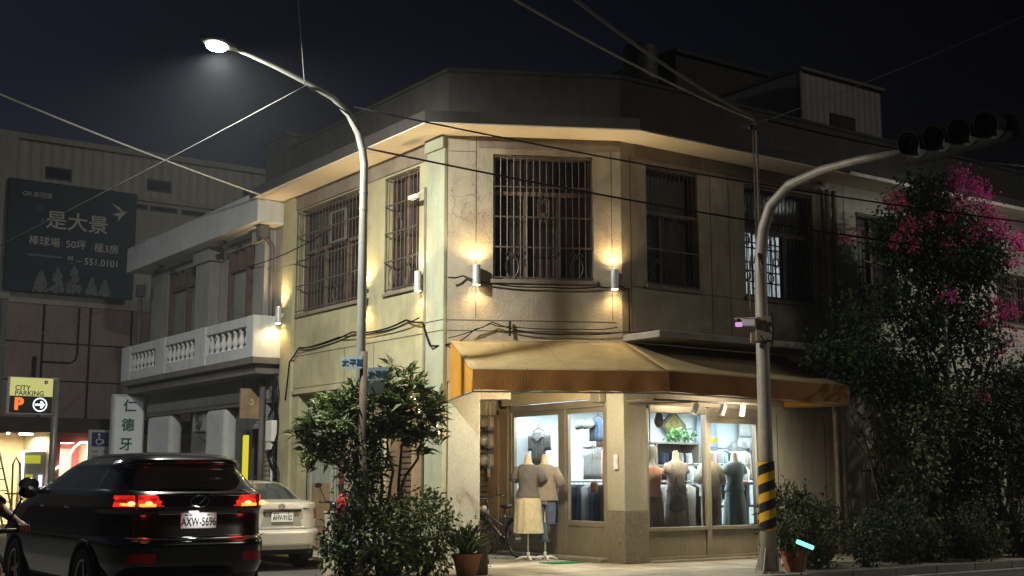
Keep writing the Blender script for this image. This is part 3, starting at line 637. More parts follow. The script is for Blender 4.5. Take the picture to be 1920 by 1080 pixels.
for i, x in enumerate((-12.5, -8.6)):
    t = thing('canopy_lamp', ['small black twin lamp under the far end of the white canopy', 'small black twin lamp under the near end of the white canopy'][i], 'lamp', LT @ Matrix.Translation((x, -.3, 6.6)), 'black twin lamps under the canopy')
    b = MB(LT); b.tube([(x, -.3, 6.597), (x, -.3, 6.52)], .06, 8)
    b.build('base', m_black, t)
    for sg in (-1, 1): b = MB(LT); b.tube([(x, -.3, 6.53), (x + sg * .2, -.36, 6.44)], [.04, .07], 8); b.build('lamp_head', m_black, t)
ac = thing('air_conditioner', 'old grey outdoor air conditioner unit mounted under the balcony', 'air conditioner', LT @ Matrix.Translation((-10.75, .3, 2.55)))
b = MB(LT); b.box(-11.25, -10.25, .15, .5, 2.55, 3.0); b.build('case', mat('ac_case', (.36, .34, .29), .6, grime=.5), ac, bevel=.02)
b = MB(LT); b.lathe([(0, .0), (.06, .02), (.19, .01), (.2, .0)], 24, LT.inverted() @ LT @ TR(-10.85, .145, 2.77, R(90))); b.build('fan', mat('ac_fan', (.06, .06, .06), .5), ac)
b = MB(LT)
for k in range(1, 5):
    r = .045 * k; b.tube([(-10.85 + r * math.cos(a), .125, 2.77 + r * math.sin(a)) for a in np.linspace(0, 2 * math.pi, 24, endpoint=False)], .005, 4, closed=True)
b.build('fan_guard', m_pole, ac)
for x in (-11.15, -10.35): b = MB(LT); b.box(x, x + .03, .1, .549, 2.515, 2.548); b.tube([(x + .015, .12, 2.53), (x + .015, .54, 2.25)], .015, 5); b.build('bracket', m_pole, ac)
b = MB(LT); b.tube([(-10.37, .23, 2.55), (-10.37, .23, 2.25)], .03, 8); b.build('drain_pipe', m_white, ac)
ws = thing('wooden_sign', 'brown wooden hanging sign board with a pale round emblem by the grey pipe', 'sign', LT @ Matrix.Translation((-7.3, -.4, 2.75)))
SF = frame(W(LT, -7.1, -.02), er)
b = MB(SF); b.box(-.42, .0, 0, .09, 2.68, 3.30); b.build('board', m_wood, ws, bevel=.012)
b = MB(SF)
b.tube([(-.21 + .05 * math.cos(a), -.01, 3.02 + .05 * math.sin(a)) for a in np.linspace(-2.6, .6, 14)], .009, 5); b.ball((-.19, -.01, 3.06), .022, 8); b.build('emblem', m_white, ws)
b = MB(SF); b.tube([(-.36, .045, 3.30), (-.36, .045, 3.55)], .008, 5); b.tube([(-.06, .045, 3.30), (-.06, .045, 3.55)], .008, 5); b.build('hanger', m_cable, ws)
# projecting dental sign
ds = thing('dental_sign', 'tall white box sign with dark green lettering at the balcony house far end', 'sign', LT @ Matrix.Translation((-13.9, -.4, 1.0)))
SF = frame(W(LT, -13.95, -.04), er)
b = MB(SF); b.box(-.80, .0, .0, .22, 1.1, 3.55); b.build('box', mat('sign_box_grey', (.55, .54, .52), .5), ds, bevel=.04)
b = MB(SF); b.box(-.74, -.05, -.012, .005, 1.15, 3.49); b.build('face', mat('sign_face_white', (.85, .87, .90), .4, var=.02), ds, bevel=.01)
m_gtx = mat('dark_green_letters', (.01, .09, .06), .5)
for k, ch in enumerate('仁德牙醫'):
    text(ch, .33, SF @ TR(-.41 + (.02, -.01, -.04, -.02)[k], -.016, 3.24 - .47 * k, 0, 0, -.0), m_gtx, 'lettering', ds, .006, bold=.006)
b = MB(SF); b.box(-.1, .05, .05, .12, 3.55, 3.72); b.build('hanger', m_black, ds)
# small white notice with blue wheelchair square
nt_ = thing('parking_notice', 'small notice with blue wheelchair square beside the tall white sign', 'sign', BK @ Matrix.Translation((0, 0, 0)))
SF = frame(W(LT, -15.6, -.3), er)
b = MB(SF); b.box(-.6, .0, .0, .05, 1.6, 2.72); b.build('board', mat('notice_white', (.45, .45, .43), .5, var=.05), nt_)
b = MB(SF); b.box(-.52, -.1, -.01, -.002, 2.3, 2.66); b.build('blue_square', mat('sign_blue', (.015, .03, .12), .5), nt_)
b = MB(SF); b.ball((-.34, -.015, 2.60), .03, 8); b.tube([(-.34, -.015, 2.57), (-.33, -.015, 2.47), (-.25, -.015, 2.47), (-.22, -.015, 2.38)], .015, 5); b.tube([(-.33 + .08 * math.cos(a), -.015, 2.42 + .07 * math.sin(a)) for a in np.linspace(2., 6.0, 14)], .012, 5)
b.build('symbol', m_white, nt_)
b = MB(SF)
for k in range(6): b.box(-.5 + (k % 2) * .28, -.35 + (k % 2) * .25, -.008, -.002, 1.9 + .12 * (k // 2), 1.96 + .12 * (k // 2))
b.build('panel_marks', m_grey, nt_)

# ------------------------------------------------------------ large grey building behind with the billboard
bk = thing('hall_building', 'large grey building at the back left with a corrugated top storey, carrying the dark billboard', 'building', BK @ Matrix.Translation((4, 0, 0)))
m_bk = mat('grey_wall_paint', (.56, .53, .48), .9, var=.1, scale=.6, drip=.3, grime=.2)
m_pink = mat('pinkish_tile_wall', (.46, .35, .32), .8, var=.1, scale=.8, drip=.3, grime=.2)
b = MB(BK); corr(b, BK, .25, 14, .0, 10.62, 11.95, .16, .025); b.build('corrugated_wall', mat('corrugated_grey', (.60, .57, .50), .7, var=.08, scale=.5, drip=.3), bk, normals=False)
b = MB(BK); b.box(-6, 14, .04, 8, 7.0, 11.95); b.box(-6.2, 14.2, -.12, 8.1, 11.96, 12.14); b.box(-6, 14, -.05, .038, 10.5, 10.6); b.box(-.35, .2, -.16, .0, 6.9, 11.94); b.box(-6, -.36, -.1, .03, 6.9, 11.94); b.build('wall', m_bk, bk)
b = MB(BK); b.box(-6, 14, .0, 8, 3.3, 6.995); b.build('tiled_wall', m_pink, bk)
b = MB(BK); b.box(-6, .18, -.08, -.002, 3.3, 6.88); b.box(.0, .08, -.13, -.081, 3.3, 6.9); b.build('corner_wall', mat('light_grey_wall', (.30, .30, .29), .9, var=.06), bk)
b = MB(BK); b.box(-6, 14, -.05, -.001, 6.83, 6.98); b.build('ledge', m_bk, bk)
b = MB(BK)
for x in (1.25, 2.68, 4.0): b.box(x, x + .07, -.012, -.002, 3.3, 6.83)
for z in (4.45, 5.62): b.box(.2, 14, -.013, -.003, z, z + .045)
b.tube([(1.25, -.04, 5.05), (2.15, -.04, 5.05), (2.3, -.04, 5.15), (2.35, -.04, 5.35), (2.35, -.04, 6.8)], .03, 6); b.box(1.0, 1.14, -.02, -.002, 4.4, 5.2); b.build('tile_joint', mat('dark_joint', (.03, .025, .025), .9), bk)
for x0, x1, z0, z1 in ((1.07, 1.9, 10.8, 11.2), (4.33, 5.16, 10.85, 11.25), (7.7, 8.4, 11.0, 11.4), (3.95, 4.4, 10.2, 10.38), (4.5, 5.4, 10.2, 10.38), (5.55, 6.4, 10.2, 10.38)):
    b = MB(BK); b.box(x0, x1, -.03 if z0 > 10.6 else .02, .06, z0, z1); w = b.build('window', m_frame, bk)
    b = MB(BK); b.box(x0 + .05, x1 - .05, -.035 if z0 > 10.6 else .015, -.0305 if z0 > 10.6 else .019, z0 + .05, z1 - .05); b.build('pane', mat('night_glass', (.022, .027, .07), .15), w)
bb = thing('billboard', 'large dark blue billboard with white lettering and pale trees on the grey building', 'billboard', BK @ Matrix.Translation((1.9, -.15, 7.1)))
b = MB(BK); b.box(-.03, 3.93, -.30, -.17, 7.15, 10.62); b.build('board', mat('billboard_blue', (.006, .045, .08), .6, var=.2, scale=.6), bb)
b = MB(BK); b.box(3.72, 4.05, -.1, .0, 7.9, 8.75); b.build('side_plate', m_bk, bb)
m_bt = mat('billboard_letters', (.78, .76, .70), .6, var=.03); m_bt2 = mat('billboard_small_letters', (.24, .26, .25), .6)
def bt(s_, size, x, z, align='LEFT', m_=m_bt, bold=.002, sx=1.): text(s_, size, BK @ TR(x, -.302, z), m_, 'lettering', bb, .004, align, bold, sx)
bt('GFI 斯冠建', .19, .36, 10.18, bold=.0); bt('是大景', .62, 1.1, 9.42, bold=.006, sx=1.05); bt('22', .18, .82, 9.75, m_=m_bt2); bt('A', .16, .95, 9.4, m_=m_bt2)
bt('棒球場', .32, .62, 8.73); bt('50坪', .32, 1.74, 8.73); bt('極3房', .32, 2.62, 8.70); bt('|', .2, 1.62, 8.73, m_=m_bt2); bt('|', .2, 2.52, 8.72, m_=m_bt2)
bt('05', .19, 1.82, 8.30, m_=m_bt); bt('– 551.0101', .30, 2.1, 8.24)
b = MB(BK); b.box(1.82, 2.04, -.304, -.301, 8.14, 8.155); b.box(.6, 3.4, -.304, -.301, 8.50, 8.506); b.box(.62, 1.68, -.303, -.301, 8.27, 8.33); b.build('rule', m_bt2, bb)
b = MB(BK); b.plate([(3.15, 9.86), (3.48, 9.98), (3.62, 10.0), (3.50, 9.86), (3.32, 9.62), (3.36, 9.80)], -.304, -.301); b.plate([(3.1, 10.22), (3.35, 10.12), (3.5, 9.98), (3.35, 10.0)], -.3045, -.3015); b.build('bird_mark', m_bt, bb)
b = MB(BK)
for cx, h, w in ((1.05, .62, .22), (1.55, .75, .26), (2.05, .88, .27), (2.62, .55, .2), (3.02, .5, .18)):
    for k in range(90):
        t = rng.random(); x = cx + (rng.random() - .5) * 2 * w * (1 - t) ** .7; z = 7.18 + h * t; s_ = .022 + .02 * rng.random()
        b.box(x - s_, x + s_, -.3045 - .0001 * k, -.301, z - s_ * 1.3, z + s_ * 1.3) if z - s_ * 1.3 > 7.16 else None
b.build('tree_print', m_bt2, bb)
# ground floor shops under it
b = MB(BK); b.box(-6, 12, -1.2, .0, 2.95, 3.29); b.box(-6, 12, -1.22, -1.201, 2.85, 3.2); b.build('shop_canopy', mat('dark_canopy', (.09, .075, .07), .8, var=.2), bk)
b = MB(BK); b.box(-6, -.2, .05, .2, 0, 2.95); b.box(-6, 4.3, 3.0, 3.2, 0, 2.95); b.box(1.66, 1.78, .0, 3.0, 0, 2.95); b.box(3.15, 3.5, -.3, 3.0, 0, 2.95); b.box(3.5, 12, .0, .2, 0, 2.95); b.build('shop_wall', mat('cream_shop_wall', (.6, .52, .38), .7, var=.1), bk)
b = MB(BK); b.box(1.785, 3.14, 2.0, 2.99, 0, 2.94); b.box(1.785, 2.05, .2, .3, 0, 2.9); b.box(2.05, 3.14, .2, .3, 2.6, 2.94); b.box(2.95, 3.14, .2, .3, 0, 2.6); b.build('pink_bay', mat('pink_red_panel', (.55, .13, .11), .6, var=.1), bk)
b = MB(BK); b.box(2.2, 2.9, 1.9, 1.98, 0, 2.45); b.build('bay_door', mat('bay_cream', (.6, .5, .4), .6), bk)
b = MB(BK); b.tube([(1.85, .1, 1.75), (2.15, .1, 1.95), (2.45, .1, 2.45), (2.62, .1, 2.6), (2.82, .1, 2.62), (2.88, .1, 2.5), (2.88, .1, 1.4)], .035, 8); b.build('light_strip', emis('white_neon', (.92, 1, .82), 3), bk)
b = MB(BK @ TR(2.35, .6, 2.62)); b.lathe([(0, -.05), (.2, -.04), (.24, 0), (.2, .04), (0, .05)], 20); b.build('ceiling_disc', emis('white_disc', (1, .98, .9), 4), bk)
light('pink_bay_light', 'AREA', W(BK, 2.4, .6, 2.5), 80, (1, .9, .8), bk, .5, W(BK, 2.4, 1.2, 0))
light('yellow_bay_light', 'AREA', W(BK, .9, 1.2, 2.8), 260, (1, .88, .55), bk, 1.2, W(BK, .9, 1.2, 0))
ki = thing('vending_kiosk', 'kiosk with a white light frame and yellow bands in the bright bay at far left', 'kiosk', BK @ Matrix.Translation((1.3, .4, 0)))
b = MB(BK); b.box(1.0, 1.64, .3, .9, .05, 2.32); b.build('case', mat('kiosk_grey', (.30, .29, .25), .4), ki)
b = MB(BK); b.tube([(.98, .27, .3), (.98, .27, 2.3), (1.62, .27, 2.38)], .045, 8); b.build('light_frame', emis('kiosk_white', (.9, .97, 1), 2.2), ki)
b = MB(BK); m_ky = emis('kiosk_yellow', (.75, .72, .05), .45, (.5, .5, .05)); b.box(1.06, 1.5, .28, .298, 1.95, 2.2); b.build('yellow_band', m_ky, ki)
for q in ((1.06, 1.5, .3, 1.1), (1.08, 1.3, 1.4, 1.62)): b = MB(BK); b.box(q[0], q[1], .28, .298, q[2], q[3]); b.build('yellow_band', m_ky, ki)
b = MB(BK); b.box(1.46, 1.56, .22, .27, 1.25, 1.6); b.box(1.46, 1.58, .22, .27, .85, 1.2); b.build('display', emis('violet_display', (.8, .75, 1), 1.8), ki)
cf = thing('ceiling_fluorescent', 'short white tube lamp under the dark shop canopy at far left', 'lamp', BK @ Matrix.Translation((.65, -.8, 2.8)))
b = MB(BK); b.tube([(.55, -.8, 2.80), (.95, -.8, 2.80)], .03, 8); b.tube([(.2, -.8, 2.82), (.28, -.8, 2.82)], .04, 8); b.build('tube', emis('cold_tube', (.95, 1, .95), 8), cf)
b = MB(BK); b.box(.15, 1.0, -.84, -.76, 2.84, 2.945); b.build('housing', m_white, cf)
ya = thing('yellow_trestle', 'yellow folding trestle in front of the bright bay at far left', 'trestle', BK @ Matrix.Translation((.55, -.6, 0)))
b = MB(BK)
for x, d in ((.42, -.12), (.62, .12)): b.tube([(x, -.6, 0), (x + .06, -.6 + d, 1.05)], .03, 6)
b.tube([(.3, -.6, 1.05), (.85, -.6, 1.05)], .03, 6); b.build('legs', mat('yellow_paint', (.65, .42, .03), .5), ya)
la = thing('leaning_ladder', 'cream leaning ladder and poles stacked against the far left shop front', 'ladder', BK @ Matrix.Translation((-.1, -.5, 0)))
b = MB(BK)
for x in (-.25, .1): b.tube([(x + .5, -.9, 0), (x, -.1, 2.6)], .03, 6)
for k in range(8): t = (k + .5) / 8; b.tube([(.25 - .5 * t + .0, -.9 + .8 * t, 2.6 * t), (.6 - .5 * t, -.9 + .8 * t, 2.6 * t)], .018, 5)
b.tube([(.35, -1.3, 0), (.3, -1.3, 1.9), (.38, -1.3, 2.1), (.5, -1.3, 1.9), (.62, -1.3, .2)], .03, 6); b.build('rails', mat('cream_ladder', (.55, .45, .3), .6), la)
# parking sign on a pole
ps = thing('parking_sign', 'lit yellow and black car park sign with red P and white arrow', 'sign', Matrix.Translation((-9.75, 27, 0)))
PF = frame((-9.72, 27.0), er)
b = MB(PF); b.tube([(.0, .1, 0), (.0, .1, 3.62)], .075, 12); b.build('pole', m_pole, ps, smooth=True)
b = MB(PF); b.box(-.98, -.08, .02, .2, 2.82, 3.60); b.build('box', mat('sign_casing', (.35, .33, .32), .5), ps, bevel=.01)
b = MB(PF); b.box(-.965, -.095, .0, .019, 3.2, 3.585); b.build('yellow_face', emis('sign_yellow', (.62, .62, .20), .85), ps)
b = MB(PF); b.box(-.965, -.095, .0, .019, 2.85, 3.199); b.build('black_face', mat('sign_black', (.006, .005, .008), .3), ps)
m_blk = mat('black_letters', (.015, .015, .01), .5)
text('CITY', .145, PF @ TR(-.87, -.006, 3.365), m_blk, 'lettering', ps, .008, 'LEFT', .002); text('PARKING', .145, PF @ TR(-.87, -.006, 3.255), m_blk, 'lettering', ps, .008, 'LEFT', .002, .98)
text('D', .09, PF @ TR(-.24, -.006, 3.50), m_blk, 'logo', ps, .008, 'CENTER', .008)
text('P', .34, PF @ TR(-.78, -.008, 3.02), emis('red_neon', (1, .11, .015), 2.2), 'lettering', ps, .02, 'CENTER', .016)
b = MB(PF @ TR(-.345, -.008, 3.025)); b.tube([(.135 * math.cos(a), 0, .135 * math.sin(a)) for a in np.linspace(0, 2 * math.pi, 32, endpoint=False)], .014, 6, closed=True)
b.plate([(-.1, -.022), (.02, -.022), (.0, -.07), (.04, -.08), (.1, 0), (.04, .08), (.0, .07), (.02, .022), (-.1, .022)], -.006, .004); b.build('arrow', emis('white_led', (.85, .93, 1), 1.6), ps)
# ------------------------------------------------------------ poles
LPF = frame((-2.2, 18.3), (-.816, -.578))
sl = thing('street_lamp', 'tall pale curved street lamp with a glaring white head on the left', 'street lamp', Matrix.Translation((-2.2, 18.3, SW)))
pth = [(0, 0, SW), (0, 0, 3), (0, 0, 6.1), (.03, 0, 6.3), (.108, 0, 6.555), (.266, 0, 6.815), (.536, 0, 7.03), (1.0, 0, 7.19), (1.45, 0, 7.32), (1.93, 0, 7.43), (2.12, 0, 7.46)]
b = MB(LPF); b.tube(pth, [.075, .07, .06, .058, .056, .054, .05, .045, .038, .03, .028], 14); b.build('pole', m_pole, sl, smooth=True)
b = MB(LPF); b.tube([(0, 0, SW), (0, 0, SW + .04)], .17, 14); b.tube([(0, 0, SW + .04), (0, 0, SW + .5)], .09, 14)
for z in (4.1, 4.9, 5.4, 5.65): b.tube([(0, 0, z), (0, 0, z + .03)], .066, 14)
b.build('base_and_bands', m_pole, sl)
b = MB(LPF); b.loft([[(x, w * math.cos(a), z + h * math.sin(a)) for a in np.linspace(0, 2 * math.pi, 16, endpoint=False)] for x, w, z, h in ((2.05, .03, 7.455, .03), (2.15, .08, 7.475, .05), (2.3, .14, 7.50, .06), (2.5, .14, 7.52, .055), (2.6, .06, 7.53, .03))]); b.build('lamp_head', m_pole, sl, smooth=True)
b = MB(LPF); b.ball((2.36, 0, 7.455), .15, 10, (1.05, .85, .55)); b.build('lens', emis('street_lamp_lens', (.93, 1, .93), 60), sl, smooth=True)  # bulging lens sized to build the lamp's glare into its shape
b = MB(LPF); b.tube([(.06, .06, 6.5), (.3, .055, 6.8), (1.0, .045, 7.12), (1.0, -.05, 7.12)], .012, 6); b.build('cable_loop', m_cable, sl); b = MB(LPF); b.tube([(.0, -.06, 5.7), (-.05, -.12, 5.5), (0, -.065, 5.3)], .012, 6); b.build('cable_loop', m_cable, sl)
LAMP = LPF @ V((2.36, 0, 7.34))
light('street_light', 'AREA', LAMP, 900, (1, 1, .9), sl, .24, LAMP + V((.12, .25, -1)))
sl2 = copy_tree(sl, Matrix.Translation(W(RT, 9.5, -4.6, SW)) @ Matrix.Rotation(R(-40), 4, 'Z'), 'second pale curved street lamp further along the side street beyond the right edge')
for ch_ in list(sl2.children):
    if ch_.type == 'LIGHT': bpy.data.objects.remove(ch_)
L2 = W(RT, 9.9, -4.4, 7.0); light('street_light', 'AREA', L2, 150, (1, .97, .86), sl2, .24, L2 + V((-.25, .0, -1)))
sl3 = copy_tree(sl, Matrix.Translation((-14.6, 23.2, 0)) @ Matrix.Rotation(R(200), 4, 'Z'), 'third pale curved street lamp down the left street beyond the left edge')
for ch_ in list(sl3.children):
    if ch_.type == 'LIGHT': bpy.data.objects.remove(ch_)
L3 = V((-13.6, 24, 7.3)); light('street_light', 'AREA', L3, 150, (.93, .97, 1), sl3, .24, L3 + V((.2, .15, -1)))
sp = thing('street_name_post', 'rusty brown post with blue street name plates in front of the street lamp', 'sign post', Matrix.Translation((-2.09, 17.75, SW)))
b = MB(Matrix.Translation((-2.09, 17.75, 0))); b.tube([(0, 0, SW), (0, 0, 3.24)], .055, 12); b.tube([(0, 0, SW), (.02, 0, 1.2), (-.01, 0, 2.0)], [.10, .085, .06], 10); b.build('post', mat('rusty_post', (.075, .048, .032), .8, var=.3, scale=6, drip=.6), sp, smooth=True)
m_plate = mat('street_plate_blue', (.36, .45, .50), .5, var=.06); m_ptx = mat('street_plate_text', (.03, .12, .16), .5)
PL1 = frame((-2.10, 17.69), (.97, -.06)); PL2 = frame((-2.06, 17.69), (.98, .12))
b = MB(PL1); b.plate([(-.27, 2.98), (-.30, 3.16), (0, 3.18), (.0, 3.0)], -.012, .006); b.build('name_plate', m_plate, sp); text('太平路', .105, PL1 @ TR(-.14, -.014, 3.08), m_ptx, 'lettering', sp, .006)
b = MB(PL2); b.plate([(.04, 2.82), (.30, 2.84), (.33, 3.0), (.32, 3.02), (.04, 3.01)], -.012, .006); b.build('name_plate', m_plate, sp); text('太平路', .10, PL2 @ TR(.18, -.014, 2.92), m_ptx, 'lettering', sp, .006)
b = MB(PL2); b.plate([(.04, 2.64), (.26, 2.66), (.26, 2.81), (.04, 2.80)], -.01, .006); b.build('lower_plate', mat('shaded_plate', (.10, .11, .10), .6), sp)
# traffic signal
TP = frame((3.72, 18.65), (.578, -.816))
tp = thing('traffic_signal_pole', 'weathered traffic signal pole with yellow and black striped sleeve and curved arm', 'signal pole', Matrix.Translation((3.72, 18.65, SW)))
pth = [(0, 0, SW + .02), (0, 0, 2), (0, 0, 4.5), (.03, 0, 4.85), (.085, 0, 5.17), (.25, 0, 5.50), (.62, 0, 5.74), (1.24, 0, 5.84), (1.9, 0, 5.85), (2.72, 0, 5.80)]
b = MB(TP); b.tube(pth, [.118, .105, .09, .088, .085, .08, .075, .065, .055, .05], 18); b.build('pole', m_pole2, tp, smooth=True)
b = MB(TP); b.prism([(.2 * math.cos(a), .2 * math.sin(a)) for a in np.linspace(R(45), R(405), 4, endpoint=False)], SW, SW + .03)
for k in range(4):
    a = k * math.pi / 2 + R(20); b.plate([(.09, SW + .031), (.22, SW + .031), (.115, SW + .36), (.09, SW + .36)], -.008, .008, Matrix.Rotation(a, 4, 'Z'))
b.prism([(.24 * math.cos(a), .24 * math.sin(a)) for a in np.linspace(R(20), R(380), 4, endpoint=False)], SW, SW + .028)
b.build('base_flange', m_pole2, tp)
b = MB(Matrix.Translation((3.72, 18.65, 0))); b.lathe([(.122, .72), (.122, 1.72)], 24, cap=False); b.build('stripe_sleeve', mat('sleeve_black', (.012, .012, .012), .4), tp, smooth=True)
b = MB(Matrix.Translation((3.72, 18.65, 0))); m_yel = mat('sleeve_yellow', (.72, .40, .02), .4, var=.08)
for k in range(-1, 5):          # helical yellow bands
    n = 24; vs = []; fs = []
    for i in range(n + 1):
        a = 2 * math.pi * i / n - math.pi / 2; z0 = .62 + k * .27 + .27 * i / n; z1 = z0 + .13
        z0 = min(max(z0, .725), 1.715); z1 = min(max(z1, .725), 1.715); vs += [(.1245 * math.cos(a), .1245 * math.sin(a), z0), (.1245 * math.cos(a), .1245 * math.sin(a), z1)]
    for i in range(n):
        if max(vs[2 * i + 1][2] - vs[2 * i][2], vs[2 * i + 3][2] - vs[2 * i + 2][2]) > .003: fs.append((2 * i, 2 * i + 2, 2 * i + 3, 2 * i + 1))
    b.add(vs, fs)
b.build('yellow_stripe', m_yel, tp, normals=False)
b = MB(TP); b.tube([(-.05, .06, 4.6), (-.05, .06, 6.86)], .022, 8); b.tube([(-.12, .06, 4.6), (-.12, .06, 6.8)], .012, 6); b.tube([(-.09, -.09, 4.8), (-.14, -.1, 4.4), (-.1, -.12, 3.95)], .014, 6); b.tube([(.06, -.1, 4.8), (.12, -.1, 4.3), (.14, -.1, 3.6), (.1, -.14, 3.42)], .014, 6); b.build('mast', m_grille_d, tp)
b = MB(TP); b.tube([(-.08, .06, 6.86), (-.08, .06, 6.94)], .05, 8); b.tube([(-.3, .0, 6.84), (.2, .1, 6.88)], .018, 6); b.ball((-.1, -.02, 6.78), .045, 8); b.ball((-.05, .08, 6.72), .035, 8); b.build('insulator', m_black, tp)
b = MB(Matrix.Translation((3.72, 18.65, 0))); b.box(-.13, .13, -.19, -.1, 3.47, 3.83); b.box(-.2, -.05, -.16, -.1, 3.45, 3.6); b.build('junction_box', mat('tan_box', (.36, .28, .18), .6, drip=.4), tp, bevel=.01)
b = MB(Matrix.Translation((3.72, 18.65, 0))); b.tube([(.0, -.2, 3.78), (.02, -.25, 3.66), (.10, -.27, 3.56), (.09, -.25, 3.46), (-.02, -.24, 3.46), (-.07, -.22, 3.55)], .011, 6); b.tube([(.11, -.18, 3.9), (.12, -.22, 3.6), (.1, -.22, 3.40), (.03, -.2, 3.5)], .011, 6); b.build('cable_loop', m_cable, tp)
cc = thing('security_camera', 'small white security camera with a pink glowing lens on the signal pole', 'camera', Matrix.Translation((3.45, 18.5, 3.75)))
CM = TR(3.42, 18.5, 3.75, 0, 0, R(-12)); b = MB(CM); b.box(-.02, .17, -.05, .05, -.055, .045); b.box(-.13, .2, -.06, .06, .05, .062); b.tube([(.16, 0, -.04), (.2, .05, -.12), (.22, .1, -.15)], .02, 6); b.build('housing', m_white, cc, bevel=.008)
b = MB(CM); b.ball((-.08, -.03, .03), .035, 8); b.build('lens_hood', m_black, cc); b = MB(CM); b.box(-.12, -.022, -.055, .04, -.06, .0); b.build('infrared_lens', emis('pink_led', (.85, .35, .85), .9), cc, bevel=.01)
sg = thing('traffic_signal', 'dark horizontal four lamp traffic signal head at the end of the curved arm', 'traffic light', TP @ Matrix.Translation((3.5, 0, 5.6)))
m_sig = mat('signal_housing', (.012, .012, .010), .8, var=.2, scale=4)
b = MB(TP); b.loft([[(x, .0 + .11 * math.cos(a) * k, 5.77 + .19 * k * math.sin(a)) for a in np.linspace(0, 2 * math.pi, 20, endpoint=False)] for x, k in ((2.74, .55), (2.8, .9), (2.9, 1), (4.2, 1), (4.32, .9), (4.4, .55))]); b.build('housing', m_sig, sg, smooth=True)
for k in range(4):
    x = 2.98 + .38 * k; b = MB(TP @ TR(x, -.1, 5.79, R(90))); n = 20
    vs = []
    for i in range(n + 1):
        a = R(-30 + 240 * i / n); vs += [(.165 * math.cos(a), .165 * math.sin(a), 0), (.165 * math.cos(a), .165 * math.sin(a), .26 - .05 * (1 - math.sin(a)))]
    b.add(vs, [(2 * i, 2 * i + 2, 2 * i + 3, 2 * i + 1) for i in range(n)]); v_ = b.build('visor', m_sig, sg, normals=False, solid=.006)
    b = MB(TP @ TR(x, -.105, 5.79, R(90))); b.lathe([(0, .02), (.08, .016), (.15, .0)], 18, cap=False); b.build('lens', mat('dark_lens', (.012, .010, .008), .6), sg, smooth=True)
b = MB(TP); b.box(2.7, 4.3, .1, .13, 5.7, 5.75); b.tube([(2.7, 0, 5.8), (2.95, .1, 5.73)], .04, 8); b.build('mount', m_pole2, sg)

# ------------------------------------------------------------ wires
def wire(label, p, q, sag, r, m=m_cable, n=24):
    p, q = V(p), V(q); b = MB(); b.tube([p.lerp(q, t) - V((0, 0, sag * 4 * t * (1 - t))) for t in np.linspace(0, 1, n)], r, 6)
    return tag(b.build('overhead_wire', m, smooth=True), label, 'wire')
m_wireg = mat('grey_wire', (.11, .11, .105), .8)
KN = LPF @ V((1.0, 0, 7.12))
wire('pale wire running from the street lamp arm steeply up out of the picture', KN, (-2.0, 8, 10.5), .0, .007, m_wireg)
wire('pale wire running from the street lamp arm down to the left edge', KN, (-7.2, 11.2, 2.2), .05, .006, m_wireg)
wire('bright cable sagging from the upper left to the eave end of the corner building', (-10.6, 19, 8.55), (-4.95, 24.6, 7.05), .10, .016, m_white)
wire('faint pale wire low across the pinkish wall at the far left', (-9.9, 22, 3.5), (-9.2, 30, 5.75), .1, .008, m_wireg)
wire('dark cable passing lowest across the upper windows', (-2.2, 18.22, 6.33), (7.22, 20.14, 5.13), .10, .015)
wire('dark cable passing just under the eave across the upper storey', (-2.36, 18.12, 6.93), (8.58, 20.6, 5.69), .13, .013)
wire('thick cable coming from the top edge to the mast on the signal pole', (-.62, 11.4, 6.35), (3.70, 18.6, 6.86), .10, .015, m_pole2)
wire('second thicker cable from the top edge to the mast on the signal pole', (-.1, 11.4, 6.55), (3.66, 18.5, 6.88), .14, .02, mat('dim_cable', (.12, .11, .10), .6))
wire('dark cable from the signal mast to the dark shed side on the right', (3.85, 18.6, 6.87), (9.6, 22.5, 7.1), .1, .014)
wire('very faint wire rising from the signal mast to the upper right', (3.85, 18.6, 6.85), (7.6, 16.5, 8.0), .05, .006, m_wireg)
wire('thin dark service wire from the balcony house to the large barred window', W(LT, -7.3, -.3, 5.85), W(LT, -3.2, -.5, 5.95), .08, .010)
def cable(label, pts, r=.012):
    b = MB(); P = [V(p) for p in pts]; out = []
    for i in range(len(P) - 1):
        for t in np.linspace(0, 1, 7)[:-1]: out.append(P[i].lerp(P[i + 1], t) + V((0, 0, -.02 * math.sin(math.pi * t))))
    out.append(P[-1]); b.tube(out, r, 6); return b
b = MB()
for pts, r in (([W(LT, -5.75, -.1, 3.0), W(LT, -5.62, -.09, 3.75), W(LT, -5.3, -.05, 4.0), W(LT, -4.4, -.05, 3.98), W(LT, -3.1, -.05, 4.1), W(LT, -2.2, -.05, 4.03), W(LT, -1.2, -.05, 4.12), W(LT, -.6, -.1, 4.02), W(LT, -.3, -.13, 3.6), W(CH, .1, -.1, 3.62)], .016), ([W(LT, -5.3, -.08, 3.96), W(LT, -3.6, -.07, 4.05), W(LT, -1.9, -.07, 4.0), W(LT, -.7, -.1, 4.10)], .011)):
    k = cable('', pts, r); b.add(k.v, k.f)
tag(b.build('wall_cable', m_cable, smooth=True), 'bundle of black cables drooping along the yellowish street side wall', 'cable')
b = MB()
